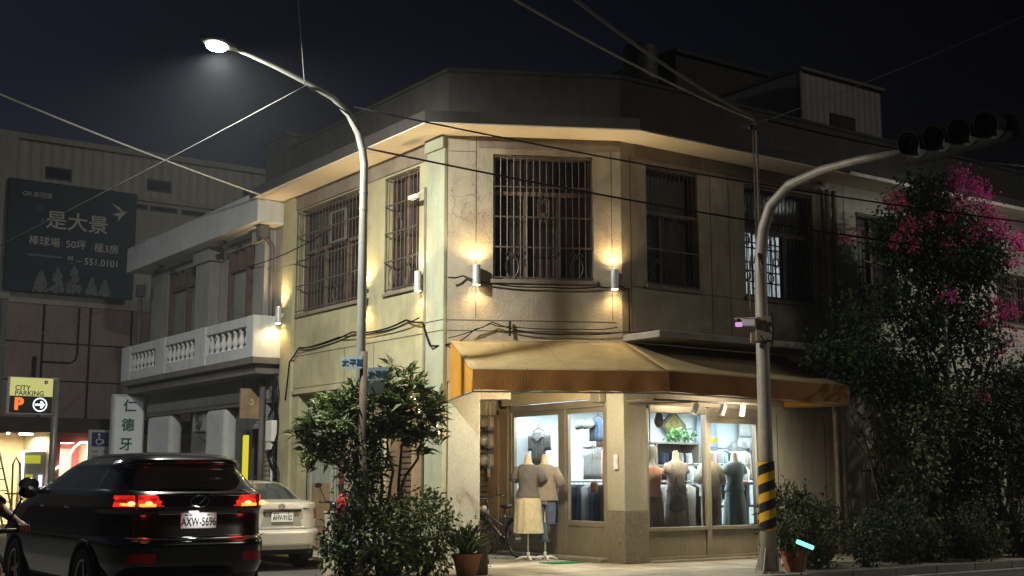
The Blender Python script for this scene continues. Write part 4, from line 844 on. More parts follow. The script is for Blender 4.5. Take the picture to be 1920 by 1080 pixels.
for pts, r in (([W(CH, 0, -.12, 4.68), W(CH, .25, -.05, 4.72), W(CH, .7, -.05, 4.60), W(CH, 1.6, -.05, 4.56), W(CH, 2.5, -.05, 4.58), W(CH, 2.87, -.06, 4.6), W(RT, .12, -.03, 4.58), W(RT, .13, -.03, 3.85)], .013), ([W(CH, .05, -.08, 3.55), W(CH, .45, -.07, 3.85), W(CH, .72, -.08, 3.97), W(CH, 1.3, -.06, 3.82), W(CH, 2.0, -.05, 3.79), W(CH, 2.87, -.06, 3.84), W(RT, .5, -.2, 3.9)], .010), ([W(CH, .02, -.08, 3.7), W(CH, .7, -.09, 3.94), W(CH, 1.0, -.06, 3.90), W(CH, 2.2, -.05, 3.88), W(CH, 2.8, -.05, 3.92)], .008), ([W(CH, 1.02, -.05, 3.99), W(CH, 1.01, -.07, 3.75)], .02)):
    k = cable('', pts, r); b.add(k.v, k.f)
tag(b.build('wall_cable', m_cable, smooth=True), 'black cables running round the cut corner between the wall lamps and the awning', 'cable')
b = MB()
for k in range(7):
    x = -6.35 + .05 * k; b.tube([(x + .08 * math.sin(3 * t + k), -.12 - .05 * math.cos(2 * t + k), 3.55 - 1.6 * t / 6 * (1 + .1 * k)) for t in np.linspace(0, 6, 20)], .011, 5, LT)
b.tube([(-6.25 + .16 * math.cos(a), -.15, 3.35 + .17 * math.sin(a)) for a in np.linspace(0, 12.2, 40)], .009, 5, LT)
tag(b.build('cable_tangle', m_cable, smooth=True), 'tangled coil of black cables hanging between the balcony and the yellowish wall', 'cable')
mb = thing('white_meter_box', 'small white meter box hanging on the wall beside the cable tangle', 'box', LT @ Matrix.Translation((-6.2, -.1, 2.2)))
b = MB(LT); b.box(-6.42, -6.12, -.2, -.08, 2.2, 2.62); b.build('case', m_white, mb, bevel=.015); b = MB(LT); b.tube([(-6.25, -.12, 2.2), (-6.25, -.12, SW)], .02, 6); b.box(-6.4, -6.2, -.19, -.1, 2.05, 2.19); b.build('conduit', m_white, mb)

# ------------------------------------------------------------ cars
def car(root, M, knots, paint, glassm, cfg):
    K = np.array(knots, float); zs = np.unique(np.concatenate([np.linspace(K[0, 0], K[-1, 0], cfg.get('nz', 60)), cfg['zl']]))
    def it(c):
        y = np.interp(zs, K[:, 0], K[:, c]); 
        return y
    xr, xf, hw, ne = it(1), it(2), it(3), it(4)
    tc = .87; tt = np.unique(np.concatenate([np.linspace(-tc, tc, 110), cfg['tl']])); ss = np.unique(np.concatenate([np.linspace(-tc, tc, 56), cfg['sl']])); ss = ss[(ss > -tc) & (ss < tc)]
    per = [('L', t) for t in tt[::-1]] + [('R', s_) for s_ in ss[::-1]] + [('D', t) for t in tt] + [('F', s_) for s_ in ss]
    # order: left side front->rear, rear left->right, right side rear->front, front right->left
    n = len(per); vs = []
    for i, z in enumerate(zs):
        a = (xf[i] - xr[i]) / 2; cx = (xf[i] + xr[i]) / 2; e = ne[i]
        for k, u in per:
            w = (1 - abs(u) ** e) ** (1 / e)
            if k == 'L': x, y = cx + a * u, hw[i] * w
            elif k == 'D': x, y = cx + a * u, -hw[i] * w
            elif k == 'R': x, y = cx - a * w, hw[i] * u
            else: x, y = cx + a * w, -hw[i] * u
            vs.append((x, y, z))
    A = np.array(vs).reshape(len(zs), n, 3); parts = {}
    for i in range(len(zs) - 1):
        for k in range(n):
            k2 = (k + 1) % n; c = (A[i, k] + A[i, k2] + A[i + 1, k] + A[i + 1, k2]) / 4
            side = per[k][0] if per[k][0] == per[k2][0] else 'C'; u = (per[k][1] + per[k2][1]) / 2 if side != 'C' else 1
            g = cfg['cls'](side, u, c)
            if g: parts.setdefault(g, []).append((i * n + k, i * n + k2, (i + 1) * n + k2, (i + 1) * n + k))
    parts['body'].append(tuple((len(zs) - 1) * n + k for k in range(n)))
    out = {}
    for g, fs in parts.items():
        used = sorted({q for f in fs for q in f}); mp = {q: j for j, q in enumerate(used)}
        b = MB(M); b.add([vs[q] for q in used], [tuple(mp[q] for q in f) for f in fs])
        o = b.build(g.split('.')[0], cfg['mats'].get(g.split('.')[0], paint), root, smooth=True); out[g] = o
    return out
def wheel(root, M, x, y, r, wdt, m_rim, spokes=5):
    T = M @ TR(x, y, r, R(-90 if y > 0 else 90)); s_ = wdt / 2
    b = MB(T); b.lathe([(r * .66, -s_), (r * .93, -s_), (r, -s_ * .7), (r, s_ * .7), (r * .93, s_), (r * .66, s_), (r * .64, s_ * .5), (r * .64, -s_)], 36, cap=False); t = b.build('tyre', m_rubber, root, smooth=False)
    b = MB(T); b.lathe([(r * .65, s_ * .95), (r * .60, s_ * .9), (r * .58, s_ * .2), (r * .2, s_ * .2)], 36, cap=False); b.lathe([(0, s_ * .75), (r * .13, s_ * .75), (r * .16, s_ * .2)], 20, cap=False)
    for k in range(spokes):
        a = 2 * math.pi * k / spokes; b.box(r * .08, r * .61, -r * .075, r * .075, s_ * .35, s_ * .75, Matrix.Rotation(a, 4, 'Z'))
    b.build('rim', m_rim, root, bevel=.006); b = MB(T); b.lathe([(0, s_ * .05), (r * .6, s_ * .05)], 24, cap=False); b.build('brake_disc', m_black, root)
m_bp = mat('black_car_paint', (.006, .006, .007), .18, var=.1, coat=1., spec=.5)
m_cg = mat('car_glass', (.035, .04, .04), .06, var=.2, spec=.6)
m_trim = mat('car_trim', (.02, .02, .02), .5)
m_tail = emis('tail_red', (1, .025, .015), .8, (.25, .01, .01), noise=.7, nsc=(1, 3, 6)); m_tail_hot = emis('tail_hot', (1, .22, .03), 3.2)
m_tail_off = mat('tail_red_off', (.30, .012, .012), .15, var=.2, scale=20, coat=.6); m_amber = mat('tail_clear', (.6, .55, .5), .15, coat=.5)
hd = math.atan2(el.y, el.x)
SM = Matrix.Translation((-3.16, 13.05, 0)) @ Matrix.Rotation(hd, 4, 'Z')
suv = thing('black_suv', 'black sport utility car seen from behind with glowing red tail lamps, driving away', 'car', SM)
def suv_cls(side, u, c):
    x, y, z = c
    for xw in (1.0, 3.72):
        if side in 'LD' and (x - xw) ** 2 + (z - .39) ** 2 < .43 ** 2: return None
    if side in 'LD' and 1.36 < z < 1.655:
        if -.80 < u < -.52 or -.50 < u < .02 or .05 < u < .62: return 'side_window.' + side + ('a' if u < -.51 else 'b' if u < .03 else 'c')
    if side == 'R' and 1.355 < z < 1.60 and abs(u) < .78: return 'rear_window'
    if side == 'F' and 1.34 < z < 1.7 and abs(u) < .8: return 'windscreen'
    if 1.185 < z < 1.298 and x < .34 and abs(y) > .45 - (1.305 - z) * .6: return 'tail_lamp.' + ('l' if y > 0 else 'r')
    if side == 'R' and .63 < z < .72 and .46 < abs(y) < .70: return 'reflector.' + ('l' if y > 0 else 'r')
    if side in 'RC' and z < .5: return 'bumper_valance'
    if z < .42: return 'sill_trim'
    if side == 'F' and .95 < z < 1.08 and abs(u) > .5: return 'headlamp.' + ('l' if y > 0 else 'r')
    return 'body'
o = car(suv, SM, [(0.28, 0.28, 4.5, 0.75, 4), (0.4, 0.1, 4.65, 0.845, 5), (0.6, 0.0, 4.72, 0.88, 6), (0.8, -0.01, 4.74, 0.885, 6), (0.84, 0.0, 4.74, 0.885, 6), (0.875, 0.07, 4.74, 0.88, 6), (1.0, 0.09, 4.7, 0.88, 6), (1.13, 0.1, 4.3, 0.875, 6), (1.16, 0.06, 4.15, 0.875, 6), (1.3, 0.06, 3.6, 0.86, 5.5), (1.335, 0.12, 3.45, 0.845, 5.5), (1.355, 0.17, 3.35, 0.825, 5.5), (1.45, 0.28, 3.05, 0.76, 5.5), (1.585, 0.42, 2.65, 0.67, 5.5), (1.605, 0.29, 2.6, 0.66, 5.5), (1.66, 0.31, 2.4, 0.61, 5.5), (1.71, 0.46, 2.2, 0.52, 5), (1.742, 0.8, 2.0, 0.38, 4), (1.757, 1.3, 1.8, 0.15, 3)], m_bp, m_cg,
    dict(zl=[.42, .5, .63, .72, .875, 1.185, 1.298, 1.355, 1.36, 1.60, 1.655], tl=[-.8, -.52, -.5, .02, .05, .62], sl=[-.78, .78, -.5, .5], nz=64, cls=suv_cls, mats=dict(side_window=m_cg, rear_window=mat('rear_glass_reflection', (.06, .065, .06), .12, var=.2, spec=.6), windscreen=m_cg, tail_lamp=m_tail, reflector=mat('reflector_red', (.30, .01, .01), .3), bumper_valance=m_trim, sill_trim=m_trim, headlamp=m_amber)))  # rear glass lightened, the street's reflection painted into its base colour
for sgn in (1, -1):
    b = MB(SM); b.tube([(.058, sgn * .46, 1.198), (.062, sgn * .54, 1.198), (.072, sgn * .62, 1.20)], .017, 6); b.tube([(.082, sgn * .67, 1.203), (.115, sgn * .74, 1.206), (.16, sgn * .785, 1.21)], .015, 6); b.build('lamp_filament', m_tail_hot, suv)
    for yy, xx in ((.53, .062), (.70, .088)): b = MB(SM); b.ball((xx, sgn * yy, 1.215), .026, 8, (.5, 1.5, .9)); b.build('lamp_bulb', emis('tail_bulb', (1, .35, .12), 4), suv, smooth=True)
    b = MB(SM); b.box(.055, .18, sgn * .643, sgn * .65, 1.16, 1.31); b.build('lamp_seam', m_trim, suv)
    light('tail_glow', 'POINT', SM @ V((-.12, sgn * .62, 1.2)), 1.6, (1, .08, .04), suv, .1)
for x in (1.0, 3.72):
    for y in (.76, -.76):
        wheel(suv, SM, x, y, .385, .25, mat('alloy_rim', (.45, .40, .33), .35, metal=.8), 5)
        b = MB(SM); b.tube([(x + .435 * math.cos(a), math.copysign(.87, y), .39 + .435 * math.sin(a)) for a in np.linspace(R(-10), R(190), 24)], .022, 6); b.build('wheel_arch', m_trim, suv, smooth=True)
b = MB(SM); b.box(.3, 4.4, -.59, .59, .30, .75); b.build('underbody', m_black, suv)
b = MB(SM); b.box(.075, .105, -.42, .42, 1.10, 1.145); b.build('chrome_bar', m_chrome, suv, bevel=.008)
b = MB(SM); b.tube([(.11, .74, .885), (.02, .55, .868), (.0, 0, .862), (.02, -.55, .868), (.11, -.74, .885)], .009, 6); b.build('bumper_trim', m_chrome, suv, smooth=True)
b = MB(SM); b.tube([(.055 , .10 * math.cos(a), 1.235 + .055 * math.sin(a)) for a in np.linspace(0, 2 * math.pi, 24, endpoint=False)], .008, 6, closed=True); b.tube([(.052, -.05, 1.27), (.052, .01, 1.21), (.052, .07, 1.21)], .008, 6); b.build('emblem', m_chrome, suv)
def plate(root, M, x, z, body, w=.38, h=.16):
    T = M @ TR(x, 0, z) @ Matrix.Rotation(-math.pi / 2, 4, 'Z')       # local x to the right seen from behind, -y towards the viewer
    b = MB(T); b.box(-w / 2, w / 2, -.012, .012, -h / 2, h / 2); p = b.build('number_plate', mat('plate_white', (.80, .80, .78), .4, var=.02), root, bevel=.006)
    text(body, .118, T @ TR(0, -.0135, -.014), m_black, 'plate_number', p, .004, 'CENTER', .0012, .66)
    b = MB(T); b.box(-.15, -.12, -.0145, -.0125, .05, .062); b.box(-.10, -.07, -.0145, -.0125, .05, .062); b.box(.09, .12, -.0145, -.0125, .05, .062); b.build('plate_marks', m_black, p)
plate(suv, SM, .08, 1.04, 'AXW-5696')
light('plate_light', 'SPOT', SM @ V((-.06, 0, 1.145)), 2.6, (1, .98, .95), suv, .05, SM @ V((.06, 0, 1.0)), R(130), 1)
for sgn in (1, -1):
    b = MB(SM); b.loft([[(3.05 + dx, sgn * (.91 + .12 * k * math.cos(a)), 1.40 + .085 * k * math.sin(a)) for a in np.linspace(0, 2 * math.pi, 14, endpoint=False)] for dx, k in ((0, .85), (.05, 1), (.13, .8), (.17, .4))]); b.tube([(3.1, sgn * .78, 1.33), (3.12, sgn * .88, 1.35)], .03, 6); mm = b.build('wing_mirror', m_bp, suv, smooth=True)
    b = MB(SM); b.lathe([(0, 0), (.09, 0)], 16, TR(3.047, sgn * .91, 1.40, 0, R(-90)) @ Matrix.Diagonal((.75, 1.05, 1, 1)), cap=False); b.build('mirror_glass', m_chrome, mm)
    for x in (1.55, 2.5): b = MB(SM); b.box(x, x + .17, sgn * .89, sgn * .865, 1.155, 1.18); b.build('door_handle', m_chrome, suv, bevel=.008)
b = MB(SM); b.tube([(.17, .35, 1.375), (.15, 0, 1.37), (.19, -.1, 1.40)], .01, 6); b.build('wiper', m_trim, suv); b = MB(SM); b.box(.262, .275, -.18, .18, 1.625, 1.645); b.build('brake_light', m_tail_off, suv)
# parked pale saloon
CM_ = LT @ Matrix.Translation((-1.85, -1.9, 0)) @ Matrix.Rotation(math.pi, 4, 'Z')
sed = thing('pale_saloon_car', 'pale champagne saloon car parked by the wall, seen from behind', 'car', CM_)
def sed_cls(side, u, c):
    x, y, z = c
    for xw in (.86, 3.42):
        if side in 'LD' and (x - xw) ** 2 + (z - .30) ** 2 < .345 ** 2: return None
    if side in 'LD' and 1.06 < z < 1.375 and (-.66 < u < -.16 or -.12 < u < .55): return 'side_window.' + side + ('a' if u < -.14 else 'b')
    if side == 'R' and 1.135 < z < 1.395 and abs(u) < .80: return 'rear_window'
    if side == 'F' and 1.10 < z < 1.4 and abs(u) < .8: return 'windscreen'
    if x < .42 and abs(y) > .60 and .82 < z < 1.00: return ('tail_lamp.' if z < .945 or abs(y) < .66 else 'lamp_clear.') + ('l' if y > 0 else 'r')
    if z < .345: return 'bumper_valance'
    return 'body'
m_ch = mat('champagne_paint', (.55, .52, .44), .35, metal=.35, var=.03, coat=.7)
car(sed, CM_, [(.26, .22, 4.2, .74, 4), (.34, .05, 4.34, .82, 5), (.42, .01, 4.4, .845, 5.5), (.60, .0, 4.4, .85, 5.5), (.645, .01, 4.39, .85, 5.5), (.665, .065, 4.38, .85, 5.5), (.9, .09, 4.2, .845, 5.5), (1.0, .09, 3.9, .83, 5.5), (1.075, .10, 3.5, .80, 5.5), (1.10, .16, 3.35, .78, 5), (1.115, .45, 3.25, .755, 5), (1.135, .60, 3.15, .73, 5), (1.3, .92, 2.8, .66, 5), (1.395, 1.18, 2.55, .60, 4.5), (1.43, 1.4, 2.35, .52, 4), (1.448, 1.7, 2.1, .2, 3)], m_ch, m_cg,
    dict(zl=[.345, .665, .82, .945, 1.0, 1.06, 1.135, 1.375, 1.395], tl=[-.66, -.16, -.12, .55], sl=[-.8, .8], nz=56, cls=sed_cls, mats=dict(side_window=m_cg, rear_window=m_cg, windscreen=m_cg, tail_lamp=m_tail_off, lamp_clear=m_amber, bumper_valance=m_trim)))
for x in (.86, 3.42):
    for y in (.73, -.73):
        wheel(sed, CM_, x, y, .30, .2, m_pole, 7); b = MB(CM_); b.tube([(x + .345 * math.cos(a), math.copysign(.835, y), .30 + .345 * math.sin(a)) for a in np.linspace(R(0), R(180), 20)], .012, 5); b.build('wheel_arch', m_trim, sed)
b = MB(CM_); b.box(.2, 4.2, -.61, .61, .28, .62); b.build('underbody', m_black, sed)
b = MB(CM_); b.plate([(-.36, .72), (.36, .72), (.27, .97), (-.27, .97)], -.01, .0, TR(.078, 0, 0) @ Matrix.Rotation(-math.pi / 2, 4, 'Z')); b.build('plate_recess', mat('champagne_shade', (.40, .38, .32), .4, metal=.3), sed)
b = MB(CM_); b.box(.03, .09, -.33, .33, .945, .985); b.tube([(.02, -.37, .70), (.02, .37, .70)], .004, 5); b.build('trunk_garnish', m_chrome, sed, bevel=.008)
b = MB(CM_)
for q in (-1, 1): b.tube([(.085, q * .6, .675), (.083, q * .62, .82), (.088, q * .59, 1.05)], .004, 5)
b.tube([(.07, .6, .675), (.06, .0, .672), (.07, -.6, .675)], .004, 5); b.build('panel_gap', m_trim, sed)
plate(sed, CM_, .055, .86, 'AHV-9102')
b = MB(CM_); b.tube([(.08, .055 * math.cos(a), 1.03 + .035 * math.sin(a)) for a in np.linspace(0, 2 * math.pi, 20, endpoint=False)], .005, 5, closed=True); b.tube([(.08, .025 * math.cos(a), 1.03 + .035 * math.sin(a)) for a in np.linspace(0, 2 * math.pi, 16, endpoint=False)], .005, 5, closed=True); b.build('emblem', m_chrome, sed)
b = MB(CM_); b.box(.088, .094, .40, .50, .985, 1.0); b.box(.088, .094, -.5, -.38, .985, 1.0); b.build('model_badge', m_trim, sed)
b = MB(CM_); b.tube([(1.3, .0, 1.41), (1.12, .0, 1.52)], .006, 5); b.build('aerial', m_black, sed)
for y in (.79, -.79): b = MB(CM_); b.ball((2.95, y * 1.1, 1.08), .1, 8, (.6, 1, .65)); b.build('wing_mirror', m_ch, sed, smooth=True)
# ------------------------------------------------------------ scooter and rider
def ringpts(cx, cy, z, rx, ry, n=24, wav=0, k=0, ph=0, M=None):
    out = []
    for i in range(n):
        a = 2 * math.pi * i / n; w = 1 + wav * math.sin(k * a + ph)
        out.append((cx + rx * w * math.cos(a), cy + ry * w * math.sin(a), z))
    return out
m_sc = mat('scooter_dark', (.02, .022, .028), .25, coat=.6)
def scooter(M, label, group=None):
    t = thing('scooter', label, 'scooter', M, group)
    for x in (0.0, 1.22):
        T = M @ TR(x, 0, .24, R(90)); b = MB(T); b.lathe([(.15, -.04), (.21, -.045), (.24, -.02), (.24, .02), (.21, .045), (.15, .04)], 28); w = b.build('wheel', m_rubber, t)
        b = MB(T); b.lathe([(0, -.05), (.15, -.045), (.15, .045), (0, .05)], 20); b.build('rim', m_pole, w)
    b = MB(M); b.loft([ringpts(x, 0, 0, 0, 0, 4) if 0 else [(x, w * math.cos(a), z + h * math.sin(a)) for a in np.linspace(0, 2 * math.pi, 16, endpoint=False)] for x, w, z, h in ((-.32, .08, .66, .06), (-.2, .15, .62, .14), (.15, .17, .56, .18), (.45, .15, .50, .18), (.55, .12, .42, .12))]); b.box(.45, .95, -.17, .17, .28, .34); b.build('body', m_sc, t, smooth=True)
    b = MB(M); b.loft([[(x, w * math.cos(a), z + h * math.sin(a)) for a in np.linspace(0, 2 * math.pi, 16, endpoint=False)] for x, w, z, h in ((-.34, .08, .76, .04), (-.2, .14, .77, .06), (.25, .14, .75, .06), (.5, .10, .74, .05))]); b.build('seat', m_black, t, smooth=True)
    b = MB(M); b.loft([[(x + .09 * math.sin(a) * 0 + d * math.cos(a), w * math.sin(a), z) for a in np.linspace(0, 2 * math.pi, 16, endpoint=False)] for x, w, z, d in ((.93, .17, .30, .05), (.95, .2, .55, .07), (.98, .16, .85, .08), (.98, .12, 1.0, .09), (.97, .14, 1.08, .08))]); b.build('front_shield', m_sc, t, smooth=True)
    b = MB(M); b.loft([[(1.22 + .27 * math.cos(q), .07 * math.cos(a) , .24 + .29 * math.sin(q) + .02 * math.sin(a)) for a in np.linspace(0, 2 * math.pi, 8, endpoint=False)] for q in np.linspace(.4, 2.4, 9)]); b.build('front_mudguard', m_sc, t, smooth=True)
    b = MB(M); b.tube([(.98, -.33, 1.08), (.96, -.2, 1.08), (1.0, 0, 1.06), (.96, .2, 1.08), (.98, .33, 1.08)], .018, 8)
    b.build('handlebar', m_black, t, smooth=True)
    for s_ in (-1, 1):
        b = MB(M); b.tube([(1.0, s_ * .2, 1.1), (1.02, s_ * .30, 1.32)], .008, 6); b.loft([[(1.0 + dx, s_ * .34 + .07 * k * math.cos(a), 1.36 + .045 * k * math.sin(a)) for a in np.linspace(0, 2 * math.pi, 12, endpoint=False)] for dx, k in ((0, .9), (.02, 1), (.05, .5))]); b.build('mirror', m_black, t)
    b = MB(M); b.ball((1.06, 0, .93), .08, 8, (.5, 1, .8)); b.build('headlight', m_amber, t, smooth=True)
    b = MB(M); b.ball((-.33, 0, .62), .06, 8, (.5, 1.4, .6)); b.build('tail_light', m_tail_off, t, smooth=True)
    return t
hs = math.atan2(-el.y, -el.x)
DIR = -el; LEFT = V((-DIR.y, DIR.x, 0))
HB_ = V((-3.62, 9.5, 0)) - LEFT * .33          # handlebar centre on the ground plan
SCM = Matrix.Translation(HB_ - DIR * .97) @ Matrix.Rotation(hs, 4, 'Z')
scooter(SCM, 'dark scooter ridden towards the camera at the left edge')
# rider: one skinned body, in scooter coordinates (x forward, y left)
J = {'pelvis': ((.12, 0, .86), .15), 'waist': ((.16, 0, 1.02), .135), 'chest': ((.22, 0, 1.22), .15), 'neck0': ((.22, 0, 1.40), .075), 'neck': ((.23, 0, 1.47), .055), 'head': ((.26, 0, 1.58), .095), 'crown': ((.26, 0, 1.68), .085)}
E_ = [('pelvis', 'waist'), ('waist', 'chest'), ('chest', 'neck0'), ('neck0', 'neck'), ('neck', 'head'), ('head', 'crown')]
for s_, n_ in ((1, 'l'), (-1, 'r')):
    J.update({'sh' + n_: ((.23, s_ * .19, 1.37), .062), 'el' + n_: ((.42, s_ * .33, 1.20), .043), 'wr' + n_: ((.80, s_ * .335, 1.135), .028), 'pa' + n_: ((.90, s_ * .335, 1.125), .032),
              'hp' + n_: ((.17, s_ * .10, .84), .10), 'kn' + n_: ((.62, s_ * .24, .80), .066), 'an' + n_: ((.66, s_ * .15, .42), .042), 'ft' + n_: ((.84, s_ * .15, .37), .04)})
    E_ += [('chest', 'sh' + n_), ('sh' + n_, 'el' + n_), ('el' + n_, 'wr' + n_), ('wr' + n_, 'pa' + n_), ('pelvis', 'hp' + n_), ('hp' + n_, 'kn' + n_), ('kn' + n_, 'an' + n_), ('an' + n_, 'ft' + n_)]
    for f in range(4):      # fingers curl over the grip
        y = s_ * (.305 + .02 * f); k = f'f{f}{n_}'
        J.update({k + 'a': ((.935, y, 1.118), .010), k + 'b': ((.99, y, 1.118), .0092), k + 'c': ((1.008, y, 1.09), .0085), k + 'd': ((.985, y, 1.06), .0075)})
        E_ += [('pa' + n_, k + 'a'), (k + 'a', k + 'b'), (k + 'b', k + 'c'), (k + 'c', k + 'd')]
    J.update({'ta' + n_: ((.90, s_ * .29, 1.10), .012), 'tb' + n_: ((.945, s_ * .283, 1.075), .010), 'tc' + n_: ((.985, s_ * .29, 1.062), .0085)})
    E_ += [('pa' + n_, 'ta' + n_), ('ta' + n_, 'tb' + n_), ('tb' + n_, 'tc' + n_)]
names = list(J); idx = {n_: i for i, n_ in enumerate(names)}
me = bpy.data.meshes.new('person'); me.from_pydata([J[n_][0] for n_ in names], [(idx[a], idx[c]) for a, c in E_], [])
per = bpy.data.objects.new('person', me); COL.objects.link(per); per.matrix_basis = SCM; RM[per.name] = SCM.copy()
mo = per.modifiers.new('skin', 'SKIN'); sk = me.skin_vertices[0].data
for i, n_ in enumerate(names): sk[i].radius = (J[n_][1],) * 2; sk[i].use_root = (n_ == 'pelvis')
mo.use_smooth_shade = True; q = per.modifiers.new('subs', 'SUBSURF'); q.levels = q.render_levels = 2
me.materials.append(mat('skin', (.42, .20, .13), .55, var=.08, scale=8)); tag(per, 'scooter rider in dark tee shirt and plaid shorts, one hand on the handlebar', 'person')
m_tee = mat('dark_tee', (.02, .02, .025), .9, var=.2); m_short = mat('plaid_shorts', (.06, .08, .14), .9, var=.7, scale=26)
b = MB(SCM); b.loft([[(x + rx * math.cos(a), ry * math.sin(a), z) for a in np.linspace(0, 2 * math.pi, 24, endpoint=False)] for x, rx, ry, z in ((.13, .165, .18, .86), (.15, .16, .17, 1.0), (.2, .165, .18, 1.18), (.22, .15, .20, 1.32), (.225, .11, .15, 1.41), (.225, .07, .08, 1.455))]); 
def limb(b, p, q, r0, r1, ext=0.):
    p, q = V(p), V(q); b.tube([p, p.lerp(q, .35), p.lerp(q, .7), q], [r0, r0 * .98, (r0 + r1) / 2, r1], 14)
for s_ in (1, -1): limb(b, (.23, s_ * .16, 1.37), (.37, s_ * .295, 1.245), .082, .075)
b.build('tee_shirt', m_tee, per, smooth=True)
b = MB(SCM)
for s_ in (1, -1): limb(b, (.10, s_ * .08, .855), (.56, s_ * .225, .815), .125, .098)
b.build('shorts', m_short, per, smooth=True)
b = MB(SCM); b.ball((.25, 0, 1.645), .125, 12, (1.05, .88, .85)); b.build('hair', mat('black_hair', (.01, .009, .008), .5), per, smooth=True)
b = MB(SCM)
for s_ in (1, -1): b.ball((.348, s_ * .033, 1.60), .012, 6)
b.build('eyes', m_black, per); b = MB(SCM); b.ball((.362, 0, 1.575), .016, 6, (1, .7, 1.3)); b.ball((.34, 0, 1.535), .02, 6, (.6, 1.4, .4)); b.build('nose_and_mouth', MATS['skin'], per, smooth=True)
# a parked scooter almost hidden behind the shrubs beside the saloon
scooter(LT @ Matrix.Translation((-1.75, -.5, 0)) @ Matrix.Rotation(math.pi, 4, 'Z'), 'dark scooter parked by the wall between the saloon car and the shrubs')
bk_ = MB(Matrix.Translation((-2.80, 19.9, 0))); bk_.lathe([(.0, .62), (.09, .62), (.12, .95), (.128, .95), (.128, .97), (.11, .97), (.09, .66)], 20); bk_.box(-.1, .1, -.1, .1, 0, .615)
tag(bk_.build('cream_planter', mat('cream_plastic', (.50, .46, .33), .6, grime=.5), smooth=False), 'cream bucket planter standing right behind the saloon car', 'planter')
fx = thing('fire_extinguisher', 'red fire extinguisher hanging by the dark red door beside the shrubs', 'fire extinguisher', LT @ Matrix.Translation((-1.9, -.15, .75)))
FXM = Matrix.Translation((-2.62, 19.75, .72)); b = MB(FXM); b.lathe([(0, 0), (.085, .01), (.085, .42), (.05, .5), (.02, .52)], 18); b.build('cylinder', mat('red_gloss', (.40, .02, .02), .3), fx, smooth=True)
b = MB(FXM); b.box(-.02, .06, -.02, .02, .52, .58); b.tube([(.03, 0, .55), (.11, 0, .45), (.10, 0, .15)], .012, 6); b.build('nozzle', m_black, fx)

# ------------------------------------------------------------ bicycle
BM = frame(W(RT, -.50, 2.2), el) @ TR(0, 0, SW, R(-7))        # x forward to the far end
by = thing('bicycle', 'black step-through bicycle leaning by the shop doors behind the mannequin stand', 'bicycle', BM)
m_bike = mat('bike_black', (.02, .02, .024), .3, coat=.4)
for x in (0, 1.08):
    T = BM @ TR(x, 0, .33, R(90)); b = MB(T); b.tube([(.32 * math.cos(a), .32 * math.sin(a), 0) for a in np.linspace(0, 2 * math.pi, 40, endpoint=False)], .019, 8, closed=True); w = b.build('wheel', m_rubber, by, smooth=True)
    b = MB(T); b.tube([(.295 * math.cos(a), .295 * math.sin(a), 0) for a in np.linspace(0, 2 * math.pi, 40, endpoint=False)], .012, 6, closed=True)
    for k in range(20): a = k * math.pi / 10; b.tube([(.03 * math.cos(a + .4), .03 * math.sin(a + .4), .02 * (-1) ** k), (.29 * math.cos(a), .29 * math.sin(a), 0)], .0022, 4)
    b.tube([(0, 0, -.05), (0, 0, .05)], .025, 8); b.build('rim', m_chrome, w)
    b = MB(BM); b.tube([(x + .365 * math.cos(a), 0, .33 + .365 * math.sin(a)) for a in np.linspace(R(20), R(175) if x == 0 else R(150), 18)], .022, 6); b.build('mudguard', m_bike, by, smooth=True)
b = MB(BM); b.tube([(.42, 0, .30), (.33, 0, .75)], .016, 8); b.tube([(.42, 0, .30), (.86, 0, .66)], .018, 8); b.tube([(.37, 0, .52), (.87, 0, .74)], .014, 8); b.tube([(.85, 0, .64), (.84, 0, .82)], .02, 8); b.tube([(0, .05, .33), (.42, .03, .30)], .01, 6); b.tube([(0, .05, .33), (.35, .02, .66)], .009, 6); b.tube([(0, -.05, .33), (.42, -.03, .30)], .01, 6); b.tube([(0, -.05, .33), (.35, -.02, .66)], .009, 6); b.build('frame_tubes', mat('bike_grey', (.16, .16, .17), .3, metal=.4), by, smooth=True)
b = MB(BM)
for s_ in (-1, 1): b.tube([(.855, s_ * .02, .66), (.90, s_ * .055, .60), (1.08, s_ * .055, .33)], .011, 6)
b.build('fork', m_bike, by, smooth=True)
b = MB(BM); b.tube([(.84, 0, .8), (.83, 0, 1.0)], .014, 8); b.tube([(.66, -.27, 1.02), (.78, -.24, 1.05), (.86, -.1, 1.01), (.86, .1, 1.01), (.78, .24, 1.05), (.66, .27, 1.02)], .012, 8); b.tube([(.8, -.2, 1.05), (.83, -.22, 1.22), (.76, -.26, 1.28)], .006, 5); b.build('handlebar', m_bike, by, smooth=True)
b = MB(BM); b.tube([(.33, 0, .75), (.31, 0, .85)], .013, 8); b.loft([[(x, w * math.cos(a), .88 + h * math.sin(a)) for a in np.linspace(0, 2 * math.pi, 12, endpoint=False)] for x, w, h in ((.14, .06, .02), (.2, .1, .035), (.32, .06, .03), (.45, .015, .015))]); b.build('saddle', m_black, by, smooth=True)
b = MB(BM @ TR(.42, 0, .30, R(90))); b.lathe([(.07, -.05), (.09, -.04), (.09, -.035), (.07, -.03)], 20); b.tube([(0, 0, -.06), (.12, -.12, -.07)], .01, 6); b.tube([(0, 0, .06), (-.12, .12, .07)], .01, 6); b.box(.07, .17, -.15, -.09, -.16, -.07); b.box(-.17, -.07, .09, .15, .07, .16); b.build('crank', m_bike, by)
b = MB(BM); b.box(-.08, -.03, -.03, .03, .58, .68); b.build('rear_reflector', m_white, by, bevel=.01); b = MB(BM); b.box(-.2, .3, -.09, .09, .69, .705); b.build('carrier', m_bike, by)
bs = thing('bicycle_lamp', 'pale lamp and bundle wrapped at the front of the bicycle', 'lamp', BM @ Matrix.Translation((1.0, 0, .78)))
